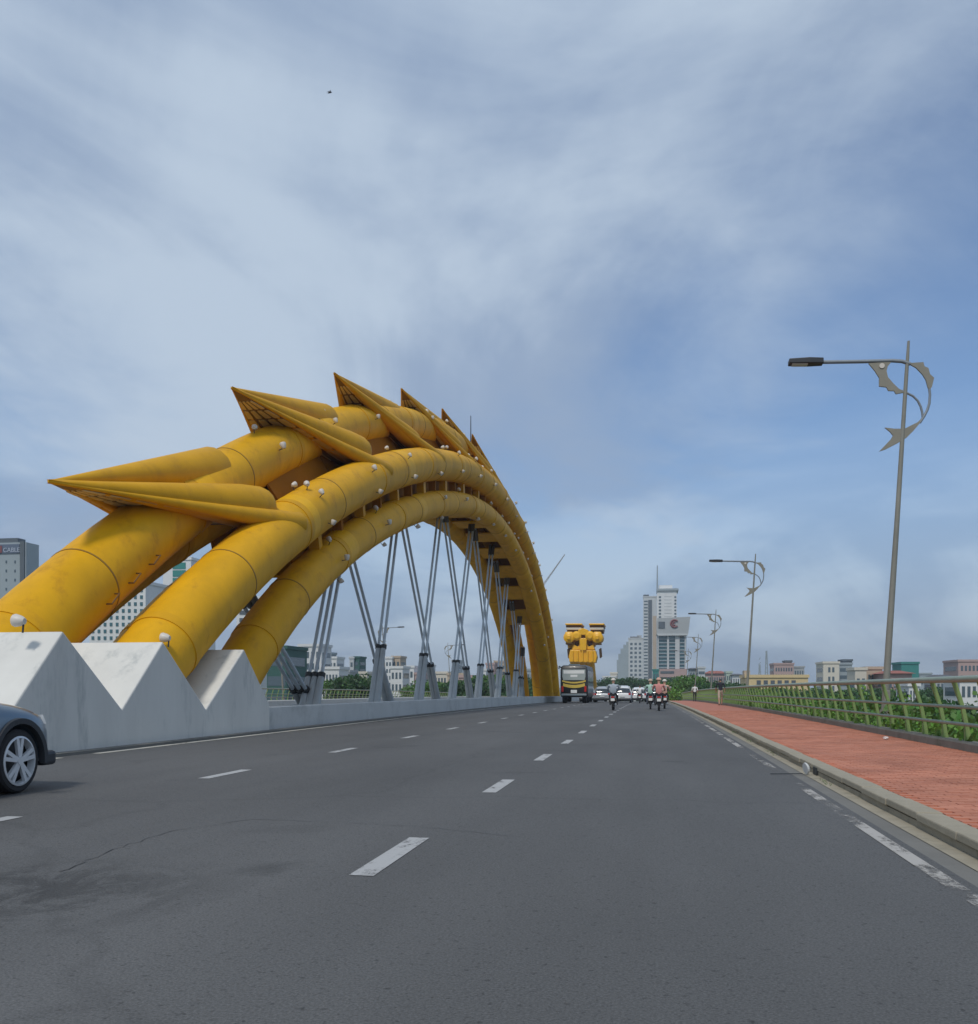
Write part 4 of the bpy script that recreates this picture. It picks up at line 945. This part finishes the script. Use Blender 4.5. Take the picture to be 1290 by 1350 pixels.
MB().tube([c0+Vector((rr*math.cos(a), 0, rr*math.sin(a))) for a in np.linspace(R(40), R(320), 24)], .42, 8).build('ring_emblem', MT['logo_red'], o)
MB().tube([c0+Vector((rr*.45*math.cos(a), 0, rr*.45*math.sin(a))) for a in np.linspace(R(60), R(300), 14)], .32, 8).build('ring_emblem', MT['logo_red'], o)
wedge([(868.5, 829), (877, 829), (877, 820), (868.5, 820)], -2.2, -1.9, 'bld_dark', 'sign_panel')
building('low_building', 'small teal clad block at the foot of the slim tower', 861, 869, 884, 430, 'bld_teal', 10, 3, 2)
building('house', 'grey townhouse with stacked balconies right of the glass office', 921, 930, 881, 380, 'bld_lightgrey', 10, 5, 1, True)
building('house', 'slate grey gabled house beside the stacked balconies', 909, 921, 882, 390, 'bld_bluegrey', 10, 3, 3, roof='roof_dark')
building('market_hall', 'long pale low hall in front of the distant houses', 902, 932, 895.5, 260, 'bld_sage', 12, 0)
building('house', 'row of houses with a red roof behind the second street lamp', 931, 958, 888, 420, 'bld_pink', 12, 2, 8, roof='roof_red')
building('house', 'pale green house next to the red roofed row', 958, 966, 887, 400, 'bld_sage', 10, 3, 3)
building('house', 'white house with a dark roof left of the yellow school', 966, 979, 890, 380, 'bld_white', 10, 2, 4, roof='roof_dark')
o = building('school', 'long yellow building with a row of arched openings and red roof strip', 984, 1066, 893, 230, 'bld_yellow', 14, 0, parapet=True)
for k in range(6): add_box(o, 998+k*9.2, 1003.5+k*9.2, 897, 902.5, 230, .3, 'bld_dark', 'window', -.12)
add_box(o, 986, 1040, 889.5, 893, 230, 10, 'roof_red', 'roof', 2); add_box(o, 982, 990, 884, 893, 230, 4, 'bld_tan', 'stair_tower', 1)
building('apartment_block', 'pink grey apartment block with dark roof rooms behind the yellow school', 1021, 1047, 876, 400, 'bld_pink', 14, 5, 7)
o = building('apartment_block', 'grey annex beside the pink apartment block', 1047, 1061, 880, 410, 'bld_grey', 12, 4, 4)
o = building('low_building', 'dark roof rooms standing over the pink apartment block', 1036, 1044.5, 872.5, 408, 'bld_dark', 8, 0)
for px in (1011, 1002):
    o = empty('radio_mast', (*byY(px, 906, 520).xy, GZ), 'thin blue lattice radio mast behind the yellow school', 'mast', 'radio masts')
    for d in (-.8, .8): MB().tube([byY(px, 960, 520)+Vector((d*2, 0, 0)), byY(px, 858 if px > 1005 else 876, 520)+Vector((d*.2, 0, 0))], .28, 6).build('mast_leg', MT['bld_bluegrey'], o)
    for k in range(6): MB().bar(byY(px, 900-k*6, 520)+Vector((-.9+k*.1, 0, 0)), byY(px, 897-k*6, 520)+Vector((.9-k*.1, 0, 0)), .3, .3).build('brace', MT['bld_bluegrey'], o)
building('apartment_block', 'plain cream block with blank wall left of the near street lamp', 1086, 1107, 874.5, 330, 'bld_cream', 14, 4, 2, margin=.5)
building('apartment_block', 'grey glass block with a dark roof box beside the cream block', 1107, 1124, 876, 335, 'bld_bluegrey', 12, 5, 1, True)
building('low_building', 'dark roof box over the grey glass block', 1112, 1124, 871.5, 340, 'sign_blue' if False else 'bld_dark', 8, 0)
building('house', 'low cream house with a shaded porch', 1128, 1143, 883, 250, 'bld_cream', 10, 1, 2)
building('house', 'cream house with two gables left of the lamp pole', 1143, 1164, 882, 255, 'bld_tan', 10, 2, 4)
building('house', 'wide pink house with a brown hipped roof right of the lamp pole', 1170, 1203, 888, 240, 'bld_pink', 14, 2, 5, roof='roof_red')
building('scaffolded_building', 'building wrapped in teal scaffold netting behind the pink house', 1189, 1212, 875, 330, 'bld_teal', 12, 0)
building('house', 'small bluish house far behind the railing', 1213, 1229, 889, 420, 'bld_bluegrey', 10, 2, 3)
building('house', 'low house with a long dark roof behind the railing', 1234, 1262, 893, 300, 'bld_grey', 12, 1, 5, roof='roof_dark')
o = building('apartment_block', 'mauve apartment block with dark windows at the end of the skyline', 1264, 1310, 872, 330, 'bld_pink', 16, 4, 8)
building('house', 'white low house seen through the railing', 1266, 1290, 897, 150, 'bld_white', 8, 2, 3)
building('house', 'white house with a flat roof seen low through the railing slats', 1199, 1212, 904, 160, 'bld_white', 8, 2, 3)

# far left: tall block with a sign
Yl = 215
o = building('hotel_tower', 'grey tower with a dark corner strip and roof sign, left of the arch', -60, 34.5, 716, Yl, 'bld_bluegrey', 5, 0, parapet=False)
add_box(o, 27.5, 33, 714, 906, Yl, .6, 'bld_dark', 'corner_strip', -.4); add_box(o, -40, 20, 710, 716, Yl, 3, 'bld_dark', 'roof_room', 1)
add_box(o, -55, 26, 719.5, 729.5, Yl, .3, 'sign_blue', 'sign_board', -.2)
cu = bpy.data.curves.new('sign_text', 'FONT'); cu.body = 'CABLE'; cu.size = 1.55; cu.extrude = .04
to = bpy.data.objects.new('t', cu); COL.objects.link(to); dg = bpy.context.evaluated_depsgraph_get(); tm = bpy.data.meshes.new_from_object(to.evaluated_get(dg)); bpy.data.objects.remove(to)
tm.materials.clear(); tp = byY(5, 728.3, Yl); so_ = link('sign_lettering', tm, MT['sign_letter'], o, world=False)
so_.location = (tp.x-o.location.x, -.28, tp.z-GZ); so_.rotation_euler = (R(90), 0, 0)
add_box(o, -6, 3.5, 720, 729, Yl, .3, 'logo_red', 'sign_emblem', -.35)
for r in range(14):
    for c in range(7): add_box(o, -50+c*11.5, -48.2+c*11.5, 739+r*12, 742.5+r*12, Yl, .3, 'win', 'window', -.1)
# buildings seen between the arch legs
o = building('apartment_tower', 'white tower dotted with small dark windows behind the arch foot', 118, 192, 770, 200, 'bld_white', 16, 0)
for r in range(12):
    for c in range(9): add_box(o, 121+c*8, 124.4+c*8, 776+r*9, 780.5+r*9, 200, .3, 'win_teal', 'window', -.12)
o = building('apartment_tower', 'white and teal glazed tower behind the arch legs', 215, 252, 738, 230, 'bld_white', 14, 0)
for r in range(12): add_box(o, 228, 245, 742+r*10, 750+r*10, 230, .3, 'bld_teal', 'window', -.12)
o = building('apartment_tower', 'pale tower with dark balconies behind the lower tube', 312, 344, 790, 210, 'bld_white', 14, 0)
for r in range(10): add_box(o, 316, 340, 795+r*10, 800+r*10, 210, .3, 'bld_dark', 'balcony', -.12)
building('apartment_block', 'dark green glass block behind the first hanger bundle', 352, 378, 855, 190, 'bld_green', 12, 3, 1, True)
LS = [  # px0,px1,ytop,Y,wall,rows,cols,label
 (378, 398, 862, 260, 'bld_white', 3, 4, 'white house between the first hanger bundles'), (394, 424, 852, 240, 'bld_white', 5, 4, 'white tall house right of the first hanger bundle'),
 (425, 434, 862, 320, 'bld_bluegrey', 6, 2, 'blue grey slab block behind the white houses'), (434, 444, 868, 300, 'bld_white', 4, 2, 'white house with stepped roof by the slab block'), (424, 447, 882, 230, 'bld_white', 2, 5, 'low white house in front of the slab block'),
 (461, 466.5, 868, 330, 'bld_lightgrey', 5, 1, 'light edge block of the dark glass tower'), (466.5, 474, 867.5, 331, 'bld_green', 6, 1, 'dark teal glass tower beyond the far railing'),
 (447, 461, 886, 280, 'bld_grey', 2, 3, 'grey low house left of the dark glass tower'), (474, 484, 888, 270, 'bld_cream', 2, 3, 'cream low house right of the dark glass tower'),
 (508, 517, 868, 320, 'bld_white', 6, 2, 'white narrow block by the tan block'), (517, 528, 867, 322, 'bld_tan', 5, 2, 'tan block with flat roof between hangers'), (515, 531, 881, 260, 'bld_white', 3, 3, 'white house before the tan block'),
 (534, 546, 880, 300, 'bld_white', 3, 2, 'white house with round window wall between hangers'), (547, 560, 889, 300, 'bld_pink', 2, 3, 'pink low house between crossing hangers'), (560, 568, 878, 340, 'bld_white', 4, 2, 'white slim block behind the third hangers'),
 (568, 590, 888, 280, 'bld_cream', 2, 5, 'cream low block behind the third hangers'), (596, 605, 872, 360, 'bld_lightgrey', 5, 2, 'pale grey slim tower right of centre hangers'), (590, 612, 890, 270, 'bld_tan', 2, 5, 'tan row house right of centre hangers'),
 (605, 622, 893, 250, 'bld_pink', 1, 4, 'pink gabled house beside the dark tree'), (630, 641, 884, 330, 'bld_white', 3, 2, 'white house left of the peach block'), (641, 652, 876, 340, 'bld_pink', 5, 2, 'pink slab behind the far hangers'), (652, 676, 873, 350, 'bld_tan', 6, 5, 'peach apartment block behind the far hangers'),
 (676, 690, 881, 330, 'bld_white', 4, 3, 'white block beside the far arch foot'), (690, 704, 884, 320, 'bld_bluegrey', 3, 3, 'blue grey block behind the far arch foot'), (704, 722, 880, 360, 'bld_lightgrey', 4, 4, 'pale block behind the far arch tubes'),
 (795, 812, 893, 420, 'bld_white', 2, 4, 'white low block left of the curved tower'), (805, 814, 888, 430, 'bld_cream', 3, 2, 'cream small block at the foot of the curved tower'), (740, 752, 884, 380, 'bld_lightgrey', 3, 3, 'light block just behind the black bus')]
for k, (a, b, yt, Y, wl_, r, c, lab) in enumerate(LS):
    o = building('house' if yt > 878 else 'apartment_block', lab, a, b, yt, Y, wl_, None, r, c, roof=None if k % 5 else None, group=None)
    if k % 3 == 0: add_box(o, a+(b-a)*.25, a+(b-a)*.6, yt-2.2, yt, Y, 4, wl_, 'roof_room', 2)
# tower crane
o = empty('tower_crane', (*byY(722, 906, 420).xy, GZ), 'thin tower crane jib slanting up beside the arch', 'crane')
j0, j1 = byY(716, 772, 420), byY(745, 731, 420)
MB().tube([byY(716, 960, 420), j0], .5, 6).build('mast', MT['crane_grey'], o)
for d in (-.45, .45): MB().tube([j0+Vector((0, 0, d)), j1+Vector((0, 0, d*.3))], .16, 6).build('jib_chord', MT['crane_grey'], o)
for k in range(9): MB().bar(j0.lerp(j1, k/9)+Vector((0, 0, -.42*(1-k/13))), j0.lerp(j1, (k+.5)/9)+Vector((0, 0, .42*(1-k/13))), .14, .14).build('jib_lace', MT['crane_grey'], o)

# ------------------------------------------------------------------ trees and plants
def leaf_cloud(mb, c, rad, n, size, rng):
    for _ in range(n):
        d = Vector((rng.gauss(0, 1), rng.gauss(0, 1), rng.gauss(0, 1))).normalized()*(rng.random()**.45)
        p = c+Vector((d.x*rad[0], d.y*rad[1], d.z*rad[2]))
        a = Vector((rng.gauss(0, 1), rng.gauss(0, 1), rng.gauss(0, .6))).normalized(); b = a.orthogonal().normalized(); b = Matrix.Rotation(rng.random()*6.28, 3, a) @ b
        s = size*rng.uniform(.6, 1.3); e = b.cross(a)*s*.42; f = b*s
        mb.quad(p-f*.5, p-e*.9+f*.05, p+f*.55, p+e*.9+f*.05)
def make_tree(seed, h, rw, leaf, nclump, nleaf, size):
    rng = random.Random(seed); root = empty('tree', (0, 0, 0), '', 'tree')
    tr = MB(); top = Vector((rng.uniform(-.3, .3), rng.uniform(-.3, .3), h*.62))
    tr.tube([(0, 0, -.2), (0.05, 0, h*.2), top*.6, top], [h*.032, h*.026, h*.02, h*.010], 8)
    cl = []
    for k in range(nclump):
        a = k*2.4+rng.random(); rr = rw*math.sqrt(rng.random())*.78; z = h*(.42+.5*rng.random()*(1-.35*(rr/rw)**2))
        c = Vector((rr*math.cos(a), rr*math.sin(a), z)); cl.append(c)
        if k % 2 == 0: tr.tube([top*rng.uniform(.35, .85), (top*.5+c*.5)+Vector((0, 0, -.2)), c], [h*.012, h*.008, h*.004], 5)
    tr.build('trunk', MT['trunk'], root, world=False)
    lf = MB()
    for c in cl:
        q = rw*rng.uniform(.26, .46); leaf_cloud(lf, c, (q, q, q*.72), nleaf, size, rng)
    lf.build('crown', MT[leaf], root, world=False, fix=False)
    return root
protos = [make_tree(1, 8, 3.0, 'leaf_mid', 22, 170, .30), make_tree(2, 8, 3.4, 'leaf_dark', 24, 160, .32), make_tree(3, 8, 2.8, 'leaf_bright', 20, 170, .28)]
tfirst = [True]*3
def put_tree(x, y, h, k, lab, grp, rz=None):
    o = protos[k] if tfirst[k] else copy_tree(protos[k]); tfirst[k] = False
    s = h/8; o.location = (x, y, GZ); o.scale = (s*random.uniform(.9, 1.2), s*random.uniform(.9, 1.2), s); o.rotation_euler = (0, 0, random.uniform(0, 6.28) if rz is None else rz)
    tag(o, lab, 'tree', grp)
rng = random.Random(5)
# beside the bridge on the right, crowns at railing height
y = 13.0; k = 0
while y < 110:
    x = 8.2+rng.uniform(-.6, 1.6)+.02*y
    kk = rng.choice((0, 0, 1, 2)); put_tree(x, y, rng.uniform(8.3, 9.05), kk, 'leafy green tree whose crown reaches the railing from below', 'trees beside the railing')
    if rng.random() < .8: put_tree(x+rng.uniform(5, 9), y+rng.uniform(-2, 3), rng.uniform(8.2, 9.1), rng.choice((0, 1, 1, 2)), 'leafy green tree whose crown reaches the railing from below', 'trees beside the railing')
    y += 4.2 if y < 50 else 6.0
# tree belt beyond the end of the railing and behind the traffic
for px in range(896, 985, 6):
    Y = rng.uniform(150, 200); p = byY(px, 906, Y); put_tree(p.x, Y, rng.uniform(9.0, 10.6) if px > 905 else rng.uniform(10.5, 11.8), rng.choice((0, 1, 2)), 'green tree in the belt beyond the end of the railing', 'trees beyond the railing')
for px in range(798, 900, 7):
    Y = rng.uniform(300, 360); p = byY(px, 906, Y); put_tree(p.x, Y, rng.uniform(11.3, 13.0), 1, 'dark green tree behind the traffic at the end of the road', 'trees at the end of the road')
for px in range(990, 1290, 12):
    Y = rng.uniform(170, 215); p = byY(px, 906, Y); put_tree(p.x, Y, rng.uniform(8.6, 9.6), rng.choice((1, 1, 0)), 'dark green tree before the low houses past the railing', 'trees before the low houses')
for px, yt in ((455, 888), (466, 884), (478, 886), (552, 890), (580, 893), (612, 892), (622, 890), (634, 884), (641, 883), (628, 888), (682, 890), (700, 888)):
    Y = rng.uniform(150, 185); p = byY(px, yt, Y); put_tree(p.x, Y, (p.z-GZ)*.98, rng.choice((0, 1, 1)), 'dark green tree beyond the far railing, seen under the arch', 'trees under the arch')
# climbing hedge along the outside of the railing
hb = MB(); hr = random.Random(9); y = 7.0
while y < 70:
    n = 42 if y < 30 else 26
    if hr.random() < (.45 if y < 17 else .95): leaf_cloud(hb, Vector((RX+.60, y, dz(y)+hr.uniform(.25, .75))), (.22, .5, .30), n, .13, hr)
    if hr.random() < .5: leaf_cloud(hb, Vector((RX+.30, y, dz(y)+hr.uniform(.3, 1.0))), (.08, .14, .22), 12, .09, hr)
    y += .55
hb2 = MB(); y = 9.0
while y < 60:
    if hr.random() < .75: leaf_cloud(hb2, Vector((RX+hr.uniform(.12, .4), y, dz(y)+hr.uniform(.25, .42))), (.14, .35, .14), 26, .10, hr)
    if hr.random() < .35: leaf_cloud(hb2, Vector((RX+.35, y, dz(y)+hr.uniform(.6, 1.05))), (.10, .20, .18), 16, .10, hr)
    y += .5
tag(hb2.build('creeper', MT['leaf_bright'], None, fix=False), 'bright green creeper spilling over the base of the railing', 'plants', kind='stuff')
tag(hb.build('hedge', MT['leaf_mid'], None, fix=False), 'low green climbing plants along the foot of the railing', 'plants', kind='stuff')
wd = MB()
for q in ((2.0, 11.6), (1.98, 16.4), (2.02, 17.2), (1.99, 20.3), (2.02, 24.0)):
    for _ in range(9):
        a = Vector((q[0]+hr.uniform(-.05, .05), q[1]+hr.uniform(-.35, .35), 0)); b = a+Vector((hr.uniform(-.06, .03), hr.uniform(-.06, .06), hr.uniform(.015, .045)))
        wd.quad(a, a+Vector((.008, .012, 0)), b+Vector((.004, .006, 0)), b)
tag(wd.build('gutter_weeds', MT['leaf_mid'], None, fix=False), 'small weeds growing at the foot of the kerb', 'weeds', kind='stuff')

# ------------------------------------------------------------------ small things
d = empty('drain_lid', (1.98, 12.75, 0), 'round pale grey lid leaning at the kerb with a dark stick', 'lid')
MB().tube([(1.93, 12.70, .075), (1.945, 12.705, .078), (1.955, 12.71, .08)], [.07, .075, .06], 20).build('disc', MT['disc_grey'], d)
MB().tube([(1.50, 12.64, .008), (1.90, 12.68, .012)], .006, 6).build('stick', MT['dark_plastic'], d)
MB().box(KX-.012, KX+.03, 12.60, 12.86, .0, .09).build('drain_opening', MT['black_band'], d)
b = MB(); b.ball((0, 0, .03), .05, 10, 6, .6)
for i, v in enumerate(b.v):
    b.v[i] = (v[0]*(1+.35*math.sin(i*1.7)), v[1]*(1+.3*math.cos(i*2.3)), v[2])
o = b.build('crumpled_paper', MT['paper']); o.location = (4.42, 19.4, dz(19.4)+.122); tag(o, 'crumpled white paper lying on the red pavement', 'litter')
bp = byY(435, 122, 60)
bd = MB()
bd.tube([(-.16, 0, 0), (-.08, 0, .005), (.03, 0, .01), (.12, 0, .015), (.17, 0, .01)], [.012, .035, .045, .03, .006], 8)
for s in (-1, 1):
    bd.loft([[(-.05, s*.02, .01), (.06, s*.02, .01), (.06, s*.02, .02), (-.05, s*.02, .02)], [(-.04, s*.16, .10), (.04, s*.16, .11), (.04, s*.16, .115), (-.04, s*.16, .105)], [(-.09, s*.31, .06), (-.06, s*.31, .065), (-.06, s*.31, .068), (-.09, s*.31, .063)]])
o = bd.build('bird', MT['bird_dark'], smooth=40); o.location = bp; o.rotation_euler = (R(20), R(-25), R(35)); tag(o, 'small dark bird flying high in the cloudy sky', 'bird')

# ------------------------------------------------------------------ haze
hz = MB().box(-2600, 2600, -400, 3200, GZ-1, 95).build('haze', None)
hm = bpy.data.materials.new('haze'); hm.use_nodes = True; hn = hm.node_tree; hn.nodes.clear()
hv = hn.nodes.new('ShaderNodeVolumePrincipled'); hv.inputs['Color'].default_value = (.80, .88, .96, 1); hv.inputs['Density'].default_value = HAZE; hv.inputs['Anisotropy'].default_value = .2
ho = hn.nodes.new('ShaderNodeOutputMaterial'); hn.links.new(hv.outputs[0], ho.inputs['Volume']); hz.data.materials.append(hm)
tag(hz, 'thin pale haze over the city and the bridge', 'haze', kind='stuff')
